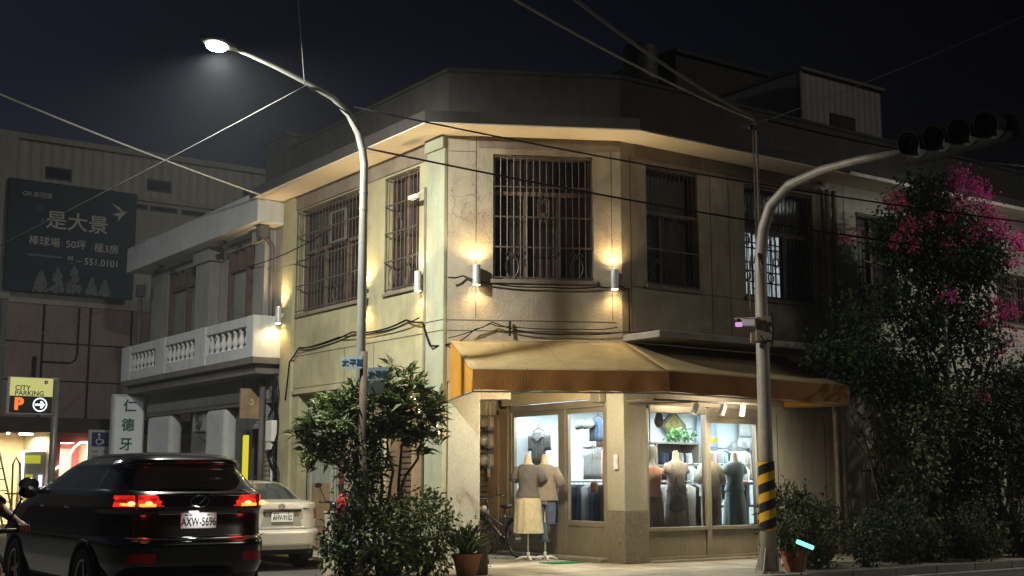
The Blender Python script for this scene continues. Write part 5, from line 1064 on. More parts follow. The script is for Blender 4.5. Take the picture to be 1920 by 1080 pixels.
b = MB(BM); b.ball((1.0, -.03, .82), .07, 8, (1, .8, .9)); b.ball((1.12, -.02, .80), .055, 8); b.ball((1.06, -.09, .77), .05, 8); b.build('bundle', mat('pale_bundle', (.65, .55, .42), .4, var=.3, scale=20), bs, smooth=True)
b = MB(BM); b.box(.96, 1.15, -.06, .04, .71, .74); b.build('bracket', m_bike, bs)

# ------------------------------------------------------------ electric meters
ml = ['topmost grey electric meter on the weathered post left of the shop doors', 'middle electric meter with a pale label left of the shop doors', 'lowest electric meter on the post left of the shop doors']
m0 = None
for i, z in enumerate((2.36, 2.02, 1.66)):
    M = RT @ TR(-.14, 3.86, z)
    if m0 is None:
        m0 = thing('electric_meter', ml[0], 'electric meter', M, 'electric meters stacked on the post'); b = MB(M); b.box(.0, .26, -.16, -.01, 0, .28); b.build('case', mat('meter_case', (.20, .21, .21), .5, var=.2, grime=.5), m0, bevel=.02)
        b = MB(M @ TR(-.07, -.10, .15, R(90))); b.lathe([(0, .09), (.07, .085), (.1, .05), (.11, 0), (.11, -.02)], 20); b.build('glass_dome', mat('meter_glass', (.28, .24, .18), .12, var=.4, scale=9, coat=.6), m0, smooth=True)
        b = MB(M); b.box(.04, .2, -.165, -.161, .06, .24); b.build('label_plate', mat('meter_label', (.48, .36, .16), .6, var=.3, scale=8), m0)
    else: copy_tree(m0, M, ml[i])
cd = MB(RT)
for x in (-.12, -.03, .08): cd.tube([(x, 3.80, 2.64), (x, 3.80, 2.75), (x, 3.78, 2.98)], .022, 8)
cd.tube([(.16, 3.52, 2.9), (.20, 3.50, 2.2), (.16, 3.50, 1.75), (.05, 3.5, 1.62), (.05, 3.5, SW)], .022, 8); cd.tube([(-.1, 3.74, 1.66), (-.1, 3.74, 1.5)], .03, 8)
tag(cd.build('meter_conduit', mat('cream_conduit', (.58, .47, .30), .5, grime=.3), smooth=True), 'cream conduit pipes running past the electric meters down the post', 'pipe')

# ------------------------------------------------------------ mannequins and clothes
m_mann = mat('mannequin_cream', (.62, .50, .36), .5, var=.05)
def cloth(name, c, **k): return mat(name, c, .9, var=.14, scale=9, bump=.9, bscale=13, **k)
def mannequin(M, label, top, bottom, head=False, sc=1.1, group='dressed mannequins', z_h=(.40, .92), knot=False, dress=False, bag=None, stand=True):
    t = thing('mannequin', label, 'mannequin', M, group); T = M @ Matrix.Scale(sc, 4)
    b = MB(T); prof = [(.84, .155, .10), (.95, .165, .11), (1.06, .125, .09), (1.15, .125, .092), (1.27, .165, .115), (1.36, .17, .10), (1.415, .15, .085), (1.44, .09, .07), (1.47, .06, .058), (1.55, .052, .05), (1.585, .045, .045), (1.605, .03, .03)]
    if head: prof = prof[:-2] + [(1.58, .055, .06), (1.63, .075, .09), (1.70, .08, .098), (1.76, .065, .08), (1.79, .03, .04)]
    b.loft([ringpts(0, .0, z, rx, ry) for z, rx, ry in prof])
    b.build('torso', mat('mannequin_grey', (.35, .34, .32), .5) if head else m_mann, t, smooth=True)
    b = MB(T); tm, tkind = top
    if tkind != 'none':
        zb = 1.0 if not dress else 1.04
        rows = [(zb - .05, .188, .142, .02), (zb + .03, .172, .128, .015), (1.10, .145, .112, .015), (1.2, .158, .118, .01), (1.28, .178, .126, .0), (1.36, .183, .113, 0), (1.41, .165, .098, 0), (1.435, .125, .085, 0), (1.445, .10, .078, 0)]
        if tkind == 'loose': rows[0] = (.90, .20, .14, .04); rows[1] = (zb, .192, .135, .03); rows[2] = (1.10, .182, .13, .02)
        b.loft([ringpts(0, -.005, z, rx, ry, 32, w, 7, z * 9) for z, rx, ry, w in rows], cap=False)
        for s_ in (-1, 1):
            L_ = {'tee': .17, 'loose': .24, 'cap': .09, 'sleeveless': .03}.get(tkind, .17)
            p = V((s_ * .145, 0, 1.395)); q = p + V((s_ * .42, 0, -.9)).normalized() * (L_ + .06)
            b.tube([p, p.lerp(q, .4), q], [.062, .07, .074], 14)
        b.build('top' if not dress else 'bodice', tm, t, smooth=True)
    bm_, bkind = bottom; z0, z1 = z_h; b = MB(T)
    if bkind == 'skirt':
        n = 9; b.loft([ringpts(0, 0, z1 + .12 + (z0 - z1 - .12) * k / n, (.12 if k == 0 else .135 + .042 * min(1, k / 3) + .05 * k / n), (.09 if k == 0 else .10 + .03 * min(1, k / 3) + .05 * k / n), 48, .02 + .05 * k / n, 11, .3 * math.sin(k * .7)) for k in range(n + 1)], cap=False)
        b.build('skirt', bm_, t, smooth=True)
    elif bkind == 'trousers':
        for s_ in (-1, 1):
            zz = np.linspace(z1 + .08, z0, 8); b.loft([ringpts(s_ * (.055 + .03 * min(1, k / 3)), 0, z, .10 - .004 * k, .11 - .006 * k, 20, .03, 5, k + s_) for k, z in enumerate(zz)], cap=False)
        b.loft([ringpts(0, 0, z, rx, ry, 24) for z, rx, ry in ((z1 + .13, .135, .10), (z1 + .03, .165, .12), (z1 - .04, .15, .115))], cap=False)
        if knot:
            b.loft([ringpts(.02 * math.sin(k), -.02, z0 + .02 - .30 * k / 6, .045 + .025 * abs(math.sin(k * .8)) + (.02 if k > 3 else 0), .05, 20, .1, 5, k) for k in range(7)])
        b.build('trousers', bm_, t, smooth=True)
    if stand:
        b = MB(T); b.tube([(0, 0, .03), (0, 0, .9)], .013, 10)
        for k in range(4):
            a = k * math.pi / 2 + .5; b.tube([(.0, 0, .05), (.1 * math.cos(a), .1 * math.sin(a), .048), (.2 * math.cos(a), .2 * math.sin(a), .012)], [.022, .022, .016], 8)
        b.lathe([(.028, .03), (.024, .12), (.015, .13)], 12); b.build('stand', m_white, t, smooth=True)
    return t, T
rz = math.atan2(er.y, er.x)
def at(x, y, z, turn=0.): return RT @ TR(x, y, z, 0, 0, turn)
mannequin(at(-.72, 1.65, SW, -.9), 'mannequin outside the doors in a charcoal tee and long cream skirt', (cloth('charcoal_jersey', (.16, .15, .15)), 'tee'), (cloth('cream_skirt_cloth', (.72, .66, .46)), 'skirt'), z_h=(.41, .98))
mannequin(at(-.42, 1.58, SW, -.9), 'mannequin outside the doors in a taupe top and knotted blue jeans', (cloth('taupe_jersey', (.32, .28, .24)), 'loose'), (cloth('blue_denim', (.11, .15, .25)), 'trousers'), z_h=(.55, .95), knot=True)
mannequin(at(1.08, .55, .18), 'mannequin in the window in a pink top and brown pleated skirt, with a grey head', (cloth('pink_knit', (.62, .33, .26)), 'sleeveless'), (cloth('brown_pleats', (.27, .20, .18)), 'skirt'), True, z_h=(.2, .98), sc=1.04)
_, TT = mannequin(at(1.58, .50, .18), 'mannequin in the window in a taupe wrap dress beside the pink topped one', (cloth('taupe_linen', (.45, .40, .37)), 'cap'), (MATS['taupe_linen'], 'skirt'), z_h=(.36, 1.0), dress=True)
hb = thing('hand_bag', 'soft grey cloth bag hanging at the side of the taupe wrap dress', 'bag', TT @ Matrix.Translation((-.14, -.12, .72)))
b = MB(TT); b.loft([[(-.13 + rx * math.cos(a), -.15 + ry * math.sin(a), z) for a in np.linspace(0, 2 * math.pi, 18, endpoint=False)] for z, rx, ry in ((.66, .06, .03), (.70, .15, .07), (.80, .15, .06), (.90, .09, .03), (.97, .05, .02))]); b.build('pouch', cloth('grey_bag_cloth', (.24, .22, .21)), hb, smooth=True)
b = MB(TT); b.tube([(-.17, -.15, .96), (-.16, -.14, 1.14), (-.12, -.13, 1.2), (-.09, -.15, .96)], .012, 6); b.build('strap', MATS['grey_bag_cloth'], hb)
mannequin(at(2.40, .52, .18), 'mannequin behind the mullion in an oatmeal knit top and khaki trousers', (cloth('oatmeal_knit', (.58, .52, .44)), 'loose'), (cloth('khaki_cloth', (.40, .31, .19)), 'trousers'), z_h=(.15, .95))
_, TT = mannequin(at(3.0, .52, .18), 'mannequin at the right end of the window in a long slate green belted dress', (cloth('slate_green_cloth', (.25, .32, .33)), 'cap'), (MATS['slate_green_cloth'], 'skirt'), z_h=(.12, 1.0), dress=True)
b = MB(TT); b.loft([ringpts(0, 0, z, .152, .118, 28) for z in (1.065, 1.10)], cap=False); tag(b.build('belt', m_black), 'black belt round the slate green dress', 'belt')

# shop fittings ---------------------------------------------------------
def wavy(F, x0, x1, z0, z1, y, m, name, parent=None, flare=0., amp=.02, k=5, n=18, notch=None):
    vs = []; fs = []
    for i in range(n + 1):
        u = i / n
        for j in range(5):
            v = j / 4; cx = (x0 + x1) / 2; hw = (x1 - x0) / 2 * (1 + flare * (1 - v)); x = cx + (2 * u - 1) * hw
            vs.append((x, y + amp * math.sin(k * 2 * math.pi * u) * (1 - .5 * v), z0 + (z1 - z0) * v))
    for i in range(n):
        for j in range(4): q = i * 5 + j; fs.append((q, q + 5, q + 6, q + 1))
    b = MB(F); b.add(vs, fs); return b.build(name, m, parent, smooth=True, normals=False, solid=.018)
def hung(name, label, cat, F, y, pieces, z):
    x = sum(p[0] + p[1] for p in pieces) / 2 / len(pieces)
    t = thing(name, label, cat, F @ Matrix.Translation((x, y, min(p[2] for p in pieces))))
    for x0, x1, z0, z1, m, pn, fl in pieces: wavy(F, x0, x1, z0, z1, y, m, pn, t, fl)
    b = MB(F); b.tube([(x - .18, y, z - .07), (x, y, z), (x + .18, y, z - .07)], .008, 6); b.tube([(x, y, z), (x, y, z + .06), (x + .025, y, z + .09)], .005, 5); b.build('hanger', m_black, t); return t
DR = DF @ Matrix.Translation((0, 0, 0))
m_wht = cloth('white_cotton', (.66, .67, .66)); m_gry = cloth('grey_cotton', (.33, .325, .31)); m_den = cloth('light_denim', (.17, .25, .42)); m_blk = cloth('black_cotton', (.015, .015, .02)); m_nav = cloth('navy_cotton', (.035, .045, .075)); m_red = cloth('red_print', (.55, .10, .04))
ho = hung('hanging_blouse', 'grey pleated blouse with white collar hanging high behind the left door', 'blouse', DF, .45, [(-3.25, -2.83, 1.72, 2.30, m_gry, 'body', .1), (-3.42, -3.24, 1.98, 2.26, m_gry, 'sleeve', .2), (-2.84, -2.66, 1.98, 2.26, m_gry, 'sleeve', .2)], 2.40)
b = MB(DF); b.plate([(-3.2, 2.24), (-3.04, 2.16), (-2.88, 2.24), (-2.9, 2.32), (-3.18, 2.32)], .42, .44); b.build('collar', m_wht, ho)
hung('sleeveless_blouse', 'white top hanging at the far left behind the left door', 'top', DF, .7, [(-4.2, -3.75, 1.6, 2.2, m_wht, 'body', .1)], 2.28)
hung('hanging_scarf', 'long white scarf hanging beside the door mullion', 'scarf', DF, .45, [(-2.36, -2.2, 1.62, 2.38, m_wht, 'cloth', .05)], 2.45)
hung('hanging_mat', 'tan striped cloth hanging in the upper corner behind the left door', 'cloth', DF, .5, [(-3.75, -3.45, 2.12, 2.62, cloth('tan_cloth', (.28, .22, .14)), 'cloth', .0)], 2.68)
hung('denim_shorts', 'light blue denim shorts hanging high behind the right door', 'shorts', DF, .7, [(-1.85, -1.38, 2.12, 2.52, m_den, 'cloth', .08)], 2.58)
hung('white_shorts', 'white shorts hanging on a dark hanger behind the right door', 'shorts', DF, .9, [(-2.28, -2.02, 1.46, 2.0, m_wht, 'leg', .12), (-2.01, -1.76, 1.46, 2.0, m_wht, 'leg', .12)], 2.06)
hung('red_printed_dress', 'bright red printed dress hanging against the pillar behind the right door', 'dress', DF, .7, [(-1.5, -1.22, 1.25, 1.98, m_red, 'cloth', .1)], 2.05)
b = MB(DF)
for k, m_ in enumerate((0, 1)): b.lathe([(.12, .0), (.115, .06), (.08, .11), (.0, .13)], 16, DF.inverted() @ DF @ TR(-1.95 + .22 * k, .6, 2.38, R(25)))
tag(b.build('cap_pair', m_gry, smooth=True), 'pair of pale caps pinned on the wall behind the right door', 'caps')
b = MB(DF); b.box(-1.95, -1.72, .9, .98, 2.02, 2.3); tag(b.build('brown_board', m_wood, bevel=.05), 'small brown rounded board on the wall shelf', 'board')
b = MB(DF); b.loft([[(-1.5 + rx * math.cos(a), .5 + .04 * math.sin(a), z) for a in np.linspace(0, 2 * math.pi, 16, endpoint=False)] for z, rx in ((1.22, .07), (1.28, .1), (1.38, .09), (1.43, .05))]); tag(b.build('brown_bag', cloth('brown_leather', (.22, .09, .03)), smooth=True), 'small brown leather bag hanging between the black clothes behind the right door', 'bag')
wsf = thing('wall_shelf', 'thin white wall shelf with small boxes behind the right door', 'shelf', DF @ Matrix.Translation((-2.0, 1.3, 2.0)))
b = MB(DF); b.box(-2.7, -1.4, 1.2, 1.5, 2.05, 2.08); b.box(-2.7, -2.67, 1.2, 1.5, 1.85, 2.3); b.build('board', m_white, wsf); b = MB(DF)
for k in range(7): b.box(-2.35 + .12 * k, -2.26 + .12 * k, 1.25, 1.35, 2.08, 2.14 + .03 * (k % 3))
b.build('boxes', m_wht, wsf)
def rack(label, F, x0, x1, y, z, z0):
    t = thing('clothes_rail', label, 'clothes rail', F @ Matrix.Translation(((x0 + x1) / 2, y, .18))); b = MB(F); b.tube([(x0, y, z), (x1, y, z)], .014, 8)
    b.build('rail', m_chrome, t); b = MB(F)
    for x in (x0, x1): b.tube([(x, y, .18), (x, y, z)], .014, 8); b.tube([(x, y - .2, .2), (x, y + .2, .2)], .014, 8)
    b.build('uprights', m_chrome, t)
def row(F, x0, x1, y, z, n, L, cols, wid, name, cat, group, label, slant=0.):
    for k in range(n):
        x = x0 + (x1 - x0) * (k + .5) / n; l = L * (1 + .12 * rng.uniform(-1, 1)); th = (x1 - x0) / n * .36; c = cols[int(rng.integers(len(cols)))]
        b = MB(F @ TR(x, y, z, 0, slant + .04 * rng.uniform(-1, 1), .25 * rng.uniform(-1, 1)))
        b.loft([[(th * f * math.cos(a) + .012 * math.sin(5 * zz + k), w * math.sin(a), zz) for a in np.linspace(0, 2 * math.pi, 12, endpoint=False)] for zz, w, f in ((-.03, .05, .3), (-.09, wid, .7), (-.3, wid, 1), (-l * .7, wid * .95, 1.1), (-l, wid * 1.05, 1.2))])
        b.tube([(0, 0, -.04), (0, 0, .0), (0, .02, .03)], .005, 4)
        tag(b.build(name, c, smooth=True), label, cat, group)
N_ = 1
cs = [m_wht, m_gry, m_blk, m_nav, m_gry, cloth('pale_pink_cotton', (.5, .36, .36)), cloth('pale_blue_cotton', (.38, .46, .52)), cloth('stone_cotton', (.45, .40, .32)), m_wht, m_nav]
rack('steel clothes rail behind the left window mannequins holding pale shirts', RT, 1.5, 3.1, 1.25, 1.42, .2)
row(RT, 1.6, 3.05, 1.25, 1.40, 15, .78, cs, .2, 'hanging_shirt', 'shirt', 'pale shirts on the lower window rail', 'pale shirt in the row hanging on the lower clothes rail behind the window')
rack('steel clothes rail at the back right of the shop holding pale tops', RT, 3.7, 5.2, 2.1, 2.06, .2)
row(RT, 3.75, 5.15, 2.1, 2.04, 13, .6, cs, .2, 'pale_blouse', 'blouse', 'pale tops on the upper window rail', 'pale top in the row hanging on the higher clothes rail at the back right')
rack('steel clothes rail behind the shop doors holding long dark trousers', DF, -3.3, -.9, .75, 1.42, .2)
row(DF, -3.25, -.95, .75, 1.40, 17, .85, [m_blk, m_nav, m_blk, cloth('dark_denim', (.05, .07, .12)), m_gry, m_wht, m_blk], .16, 'hanging_trousers', 'trousers', 'dark trousers on the rail behind the doors', 'long trousers in the row on the rail behind the shop doors')
rack('steel clothes rail in the middle of the shop holding dark and pale jackets', RT, 2.6, 4.6, 1.75, 1.75, .2)
row(RT, 2.65, 4.55, 1.75, 1.73, 15, .7, [m_blk, m_nav, m_wht, m_gry, MATS['pale_blue_cotton']], .2, 'hanging_jacket', 'jacket', 'jackets on the middle rail', 'jacket in the row hanging on the middle clothes rail inside the shop')
cb = thing('display_cabinet', 'grey wooden display cabinet with folded dark clothes behind the window', 'cabinet', RT @ Matrix.Translation((2.9, 2.3, .18)))
b = MB(RT); b.box(2.1, 2.14, 2.0, 2.5, .18, 2.16); b.box(3.56, 3.6, 2.0, 2.5, .18, 2.16); b.box(2.5, 2.53, 2.02, 2.5, 1.45, 2.12)
for z in (.5, 1.42, 1.7, 2.12): b.box(2.14, 3.56, 2.01, 2.5, z, z + .035)
b.box(2.14, 3.56, 2.5, 2.53, .18, 2.16); b.build('carcass', mat('grey_wood', (.27, .24, .20), .6, var=.15, scale=5), cb)
for k in range(16):
    x = 2.6 + .115 * (k % 8); z = 1.737 if k < 8 else 1.458; c = [m_blk, m_nav, m_wht, m_gry, m_blk, MATS['pale_blue_cotton'], m_blk, m_nav][int(rng.integers(8))]
    b = MB(RT @ TR(x, 2.2 - .05 * (k % 2), z, 0, .2 * rng.uniform(-1, 1))); b.loft([[(.055 * f * math.cos(a), .13 * math.sin(a), zz) for a in np.linspace(0, 2 * math.pi, 12, endpoint=False)] for zz, f in ((0, .9), (.06, 1.15), (.16, .9), (.22, .4))]); tag(b.build('folded_cloth', c, smooth=True), 'folded dark or pale cloth stacked in the grey display cabinet', 'folded cloth', 'clothes stacked in the display cabinet')
b = MB(RT); b.box(2.18, 2.46, 2.05, 2.3, 1.455, 1.75); tag(b.build('brown_box', m_wood, bevel=.01), 'brown box in the left compartment of the grey display cabinet', 'box')
dsn = thing('diamond_sign', 'yellow diamond shaped sign with a dark vase shape hanging over the cabinet', 'sign', RT @ Matrix.Translation((4.02, 3.2, 2.2)))
DG = RT @ TR(4.02, 3.2, 2.53, 0, 0, -.1) @ Matrix.Scale(.86, 4)
b = MB(DG); b.plate([(-.36, 0), (0, -.36), (.36, 0), (0, .36)], -.03, .05); b.build('board', mat('diamond_grey', (.10, .09, .075), .6), dsn); b = MB(DG); b.plate([(-.27, 0), (0, -.27), (.27, 0), (0, .27)], -.04, -.028); b.build('yellow_face', mat('diamond_yellow', (.26, .21, .02), .5), dsn)
b = MB(DG); b.plate([(-.11, .05), (-.07, -.04), (-.05, -.14), (.05, -.14), (.07, -.04), (.11, .05)], -.05, -.039); b.tube([(.1 * math.cos(a), -.045, .05 + .1 * math.sin(a)) for a in np.linspace(0, math.pi, 12)], .012, 5); b.build('vase_shape', mat('vase_brown', (.20, .15, .04), .6), dsn)
b = MB(DG); b.tube([(0, 0, .36), (0, 0, .6)], .004, 5); b.build('cord', m_black, dsn)
b = MB(RT @ TR(1.17, .45, 2.46)); b.ball((0, 0, 0), .11, 10, (.95, .5, 1.2)); b.tube([(0, 0, .12), (0, 0, .35)], .005, 5); tag(b.build('hanging_gourd', mat('gourd_brown', (.07, .04, .025), .4), smooth=True), 'dark brown gourd hanging at the left end of the shop window', 'gourd')
hung('striped_dress', 'blue and white striped dress hanging on the back wall by the window mullion', 'dress', RT, 3.25, [(4.72, 5.25, 2.0, 2.75, mat('blue_stripes', (.36, .42, .52), .9, var=.65, scale=1.0, bump=.2), 'cloth', .2)], 2.8)
hung('white_summer_top', 'white summer top and shorts hanging at the right of the back wall', 'top', RT, 3.2, [(5.9, 6.35, 2.35, 2.75, m_wht, 'cloth', .1), (5.85, 6.4, 2.12, 2.33, m_wht, 'shorts', .15)], 2.8)
tb = thing('display_table', 'dark display table with pink and pale folded goods at the right of the shop', 'table', RT @ Matrix.Translation((3.9, 1.2, .18)))
b = MB(RT); b.box(3.3, 4.9, 1.2, 1.7, 1.36, 1.4); b.box(3.3, 4.9, 1.2, 1.7, .95, .98); b.box(3.3, 4.9, 1.2, 1.7, .6, .63); b.build('shelves', mat('dark_table_wood', (.06, .04, .035), .5), tb); b = MB(RT)
for x in (3.3, 4.0, 4.86): b.box(x, x + .04, 1.2, 1.7, .18, 1.36)
b.build('uprights', MATS['dark_table_wood'], tb)
for k in range(8):
    b = MB(RT); x = 3.4 + .18 * k; b.box(x, x + .15, 1.25, 1.45, 1.402, 1.43 + .05 * rng.random()); tag(b.build('folded_goods', [MATS['pink_knit'], m_wht, MATS['pale_pink_cotton']][k % 3], bevel=.012), 'small folded pink or pale cloth lying on the dark display table', 'folded cloth', 'goods on the display table')
pp = thing('pothos_plant', 'bright green trailing plant in a small pot on the display cabinet', 'plant', RT @ Matrix.Translation((3.1, 2.2, 2.16)))
b = MB(RT @ TR(3.35, 2.25, 2.157)); b.lathe([(.07, 0), (.1, .12), (.09, .12), (0, .1)], 16); b.build('pot', m_wht, pp)
POTHOS = pp
gs = thing('glass_shelf', 'narrow wall shelf with small pale bags at the right end of the shop', 'shelf', RT @ Matrix.Translation((6.2, 3.2, 2.0)))
b = MB(RT); b.box(5.5, 6.75, 3.05, 3.34, 2.0, 2.03); b.box(5.5, 6.75, 3.05, 3.34, 1.8, 1.82); b.build('boards', m_white, gs); b = MB(RT)
for k in range(4): b.lathe([(.07, 0), (.08, .1), (.05, .2), (.0, .21)], 12, TR(5.7 + .28 * k, 3.2, 2.03))
b.build('pale_bags', m_gry, gs, smooth=True)
b = MB(RT); b.lathe([(.08, 0), (.1, .1), (.09, .1), (.07, .02)], 16, TR(4.25, 2.3, 2.17)); tag(b.build('yellow_bowl', mat('yellow_glaze', (.55, .42, .06), .3)), 'small yellow bowl near the cabinet top by the mullion', 'bowl')
b = MB(RT); b.box(-.05, -.008, .12, .22, 1.62, 1.86); tag(b.build('intercom_box', m_wht, bevel=.01), 'small cream intercom box on the left face of the corner pillar', 'box')
b = MB(RT)
for k in range(40): b.box(-.98 + .0175 * k, -.9688 + .0175 * k, .62, 1.0, SW + .004, SW + .016)
b.box(-.98, -.28, .62, 1.0, SW, SW + .006); tag(b.build('green_mat', mat('green_turf_mat', (.02, .16, .05), .95, var=.3, scale=30)), 'bright green door mat on the pavement before the doors', 'mat')
# ------------------------------------------------------------ plants
def add_leaves(b, P, D, L, Wd, fold=.25, droop=0.):
    P = np.asarray(P, float); D = np.asarray(D, float); D /= np.linalg.norm(D, axis=1, keepdims=True) + 1e-9; n = len(P)
    rv = rng.normal(size=(n, 3)) * .5 + np.array([0, 0, 1.]); sd = np.cross(D, rv); sd /= np.linalg.norm(sd, axis=1, keepdims=True) + 1e-9; up = np.cross(sd, D)
    L = np.asarray(L)[:, None] * np.ones((n, 1)); w = np.asarray(Wd)[:, None] * np.ones((n, 1)) * .5
    mid = P + D * L * .45 + up * w * fold; tip = P + D * L + np.array([0, 0, -1.]) * L * droop
    v = np.stack([P, mid + sd * w + up * w * fold, tip, mid - sd * w + up * w * fold, mid - up * w * fold], 1).reshape(-1, 3)
    k = len(b.v); b.v += [V(x) for x in v.tolist()]
    for i in range(n):
        q = k + 5 * i; b.f += [(q, q + 4, q + 1), (q + 4, q + 2, q + 1), (q, q + 3, q + 4), (q + 4, q + 3, q + 2)]
def ell(n, c, r, shell=.5):
    u = rng.normal(size=(n, 3)); u /= np.linalg.norm(u, axis=1, keepdims=True); rad = rng.random((n, 1)) ** (1 / 3) * (1 - shell) + shell * (1 - .25 * rng.random((n, 1)))
    return np.array(c) + u * rad * np.array(r), u
def clumps(b, c, r, nc, nl, L, Wd, cr=.12, shell=.5, up=.3, droop=.1):
    C_, U = ell(nc, c, r, shell)
    for p, u in zip(C_, U):
        m = max(3, int(nl * (.6 + .8 * rng.random()))); off = rng.normal(size=(m, 3)) * cr * (.6 + .8 * rng.random()); d = rng.normal(size=(m, 3)) + u * .8 + np.array([0, 0, up])
        l = L * (.6 + .7 * rng.random(m)); add_leaves(b, p + off, d, l, l * Wd, droop=droop)
    return C_
def whorls(b, C_, nl, L, Wd, up=.5):
    for p in C_:
        m = int(nl * (.7 + .6 * rng.random())); a = rng.random(m) * 6.28; e = rng.normal(size=m) * .35 + up
        d = np.stack([np.cos(a) * np.cos(e), np.sin(a) * np.cos(e), np.sin(e)], 1) + rng.normal(size=3) * .18; l = L * (.65 + .6 * rng.random(m))
        add_leaves(b, p + rng.normal(size=(m, 3)) * .03, d, l, l * Wd, droop=.18)
def limb_(b, p, q, r0, r1, wob=.06, n=7):
    p, q = V(p), V(q); pts = [p.lerp(q, i / (n - 1)) + V(rng.normal(size=3).tolist()) * wob * math.sin(math.pi * i / (n - 1)) for i in range(n)]
    b.tube(pts, [r0 + (r1 - r0) * i / (n - 1) for i in range(n)], 7)
m_leafA = mat('glossy_leaf', (.115, .145, .045), .58, var=.3, scale=4, island=.45, trans=.18)
m_leafB = mat('shrub_leaf', (.12, .15, .055), .5, var=.35, scale=5, island=.5, trans=.18)
m_leafC = mat('bougainvillea_leaf', (.036, .062, .018), .6, spec=.3, var=.35, scale=3, island=.4, trans=.15)
m_leafD = mat('hedge_leaf', (.05, .07, .026), .6, spec=.3, var=.4, scale=3, island=.4, trans=.12)
m_leafE = mat('strap_leaf', (.10, .14, .04), .45, var=.3, scale=4, island=.4, trans=.15)
m_bark = mat('plant_bark', (.11, .075, .05), .85, var=.3, scale=9, bump=.5)
m_petal = mat('magenta_bract', (.62, .05, .30), .6, var=.2, scale=5, island=.4, trans=.3)
m_petal2 = mat('salmon_bract', (.52, .09, .18), .6, var=.2, scale=5, island=.4, trans=.3)
m_terra = mat('terracotta', (.34, .135, .065), .8, var=.2, scale=6, grime=.4)
m_potd = mat('dark_pot', (.07, .055, .045), .8, var=.3, scale=6, grime=.4)
def pot(x, y, r, h, m, root, z=SW):
    b = MB(Matrix.Translation((x, y, z))); b.lathe([(r * .7, 0), (r, h * .85), (r * 1.1, h * .85), (r * 1.1, h), (r * .95, h), (r * .9, h * .9), (0, h * .9)], 22); return b.build('pot', m, root)
# the young tree in front of the street lamp
tr = thing('potted_tree', 'young tree with whorls of long glossy leaves in front of the street lamp', 'tree', Matrix.Translation((-1.75, 18.3, SW)))
pot(-1.75, 18.3, .26, .42, m_potd, tr)
b = MB(); ends = []
for (x, y, z) in ((-2.75, 18.2, 2.0), (-2.35, 18.5, 2.35), (-2.0, 18.1, 2.5), (-1.75, 18.5, 2.6), (-1.45, 18.2, 2.55), (-1.25, 18.5, 2.2), (-2.5, 18.3, 1.6)):
    j = V((-1.75 + (x + 1.75) * .45, 18.3 + (y - 18.3) * .4, 1.35 + .2 * rng.random())); limb_(b, (-1.75, 18.3, .5), j, .032, .024, .03); limb_(b, j, (x, y, z), .022, .011, .05); ends.append((x, y, z))
b.build('trunk', m_bark, tr, smooth=True)
b = MB(); C_ = []
for c, r, n in (((-2.45, 18.25, 2.15), (.66, .5, .52), 84), ((-2.0, 18.3, 2.45), (.64, .5, .46), 62), ((-1.45, 18.25, 2.45), (.46, .42, .58), 62), ((-2.85, 18.2, 1.95), (.30, .35, .38), 20), ((-1.65, 18.3, 2.85), (.30, .3, .25), 12), ((-2.2, 18.25, 1.65), (.42, .4, .28), 24), ((-1.25, 18.2, 2.05), (.3, .3, .3), 14)):
    C_ += list(ell(n, c, r, .45)[0])
whorls(b, C_, 15, .22, .24); b.build('crown', m_leafA, tr, normals=False)
for k in range(16):         # small fairy lights hung in it
    pass
fl = thing('fairy_lights', 'string of tiny warm fairy lights hanging by the wall behind the young tree', 'string lights', Matrix.Translation((-1.5, 19.4, 2.2)))
b = MB(); pts = []
for k in range(17):
    t = k / 16; pts.append(V((-1.62 + .62 * t - .12 * (t > .5) , 19.45, 2.62 - .5 * t + .35 * math.sin(t * 9) * .5)))
b.tube(pts, .004, 5); b.build('wire', m_cable, fl)
b = MB()
for p in pts: b.ball(p - V((0, 0, .02)), .024, 6)
b.build('bulbs', emis('fairy_bulb', (1, .72, .35), 9), fl)
# undergrowth at the foot of it
def shrub(label, x, y, r, h, m, n, L=.07, Wd=.5, potm=None, group=None, name='shrub', nl=9, z=SW, flat=1.):
    t = thing(name, label, 'shrub' if name == 'shrub' else 'plant', Matrix.Translation((x, y, z)), group)
    if potm: pot(x, y, min(.2, r * .55), .3, potm, t, z)
    zb = z + (.28 if potm else .02); b = MB(); ce, _ = ell(max(6, n // 12), (x, y, zb + h * .55), (r * .8, r * .8 * flat, h * .42))
    for p in ce: limb_(b, (x, y, zb - .05), p, .014, .006, .03, 5)
    b.build('stems', m_bark, t, smooth=True)
    b = MB(); clumps(b, (x, y, zb + h * .5), (r, r * flat, h * .52), n, nl, L, Wd, .06 + .25 * L, .35); b.build('foliage', m, t, normals=False); return t
shrub('low leafy shrub at the foot of the street lamp beside the saloon car', -2.32, 18.0, .34, .90, m_leafD, 200, .085)
shrub('pale small leaved shrub in the middle below the young tree', -1.75, 17.9, .50, .98, m_leafB, 300, .085, .5)
shrub('taller small leaved shrub between the young tree and the strap leaved pot', -1.22, 18.0, .44, 1.12, m_leafB, 260, .085, .5)
shrub('dark creeping shrub hugging the rusty post', -2.1, 17.78, .24, 2.1, m_leafD, 170, .075)
st = thing('strap_leaf_plant', 'upright strap leaved plant in a terracotta pot before the stone pillar', 'plant', Matrix.Translation((-.64, 18.2, SW)))
pot(-.64, 18.2, .2, .30, m_terra, st); b = MB()
n = 110; a = rng.random(n) * 6.28; e = .75 + .5 * rng.random(n); d = np.stack([np.cos(a) * np.cos(e), np.sin(a) * np.cos(e), np.sin(e)], 1); l = .4 + .4 * rng.random(n)
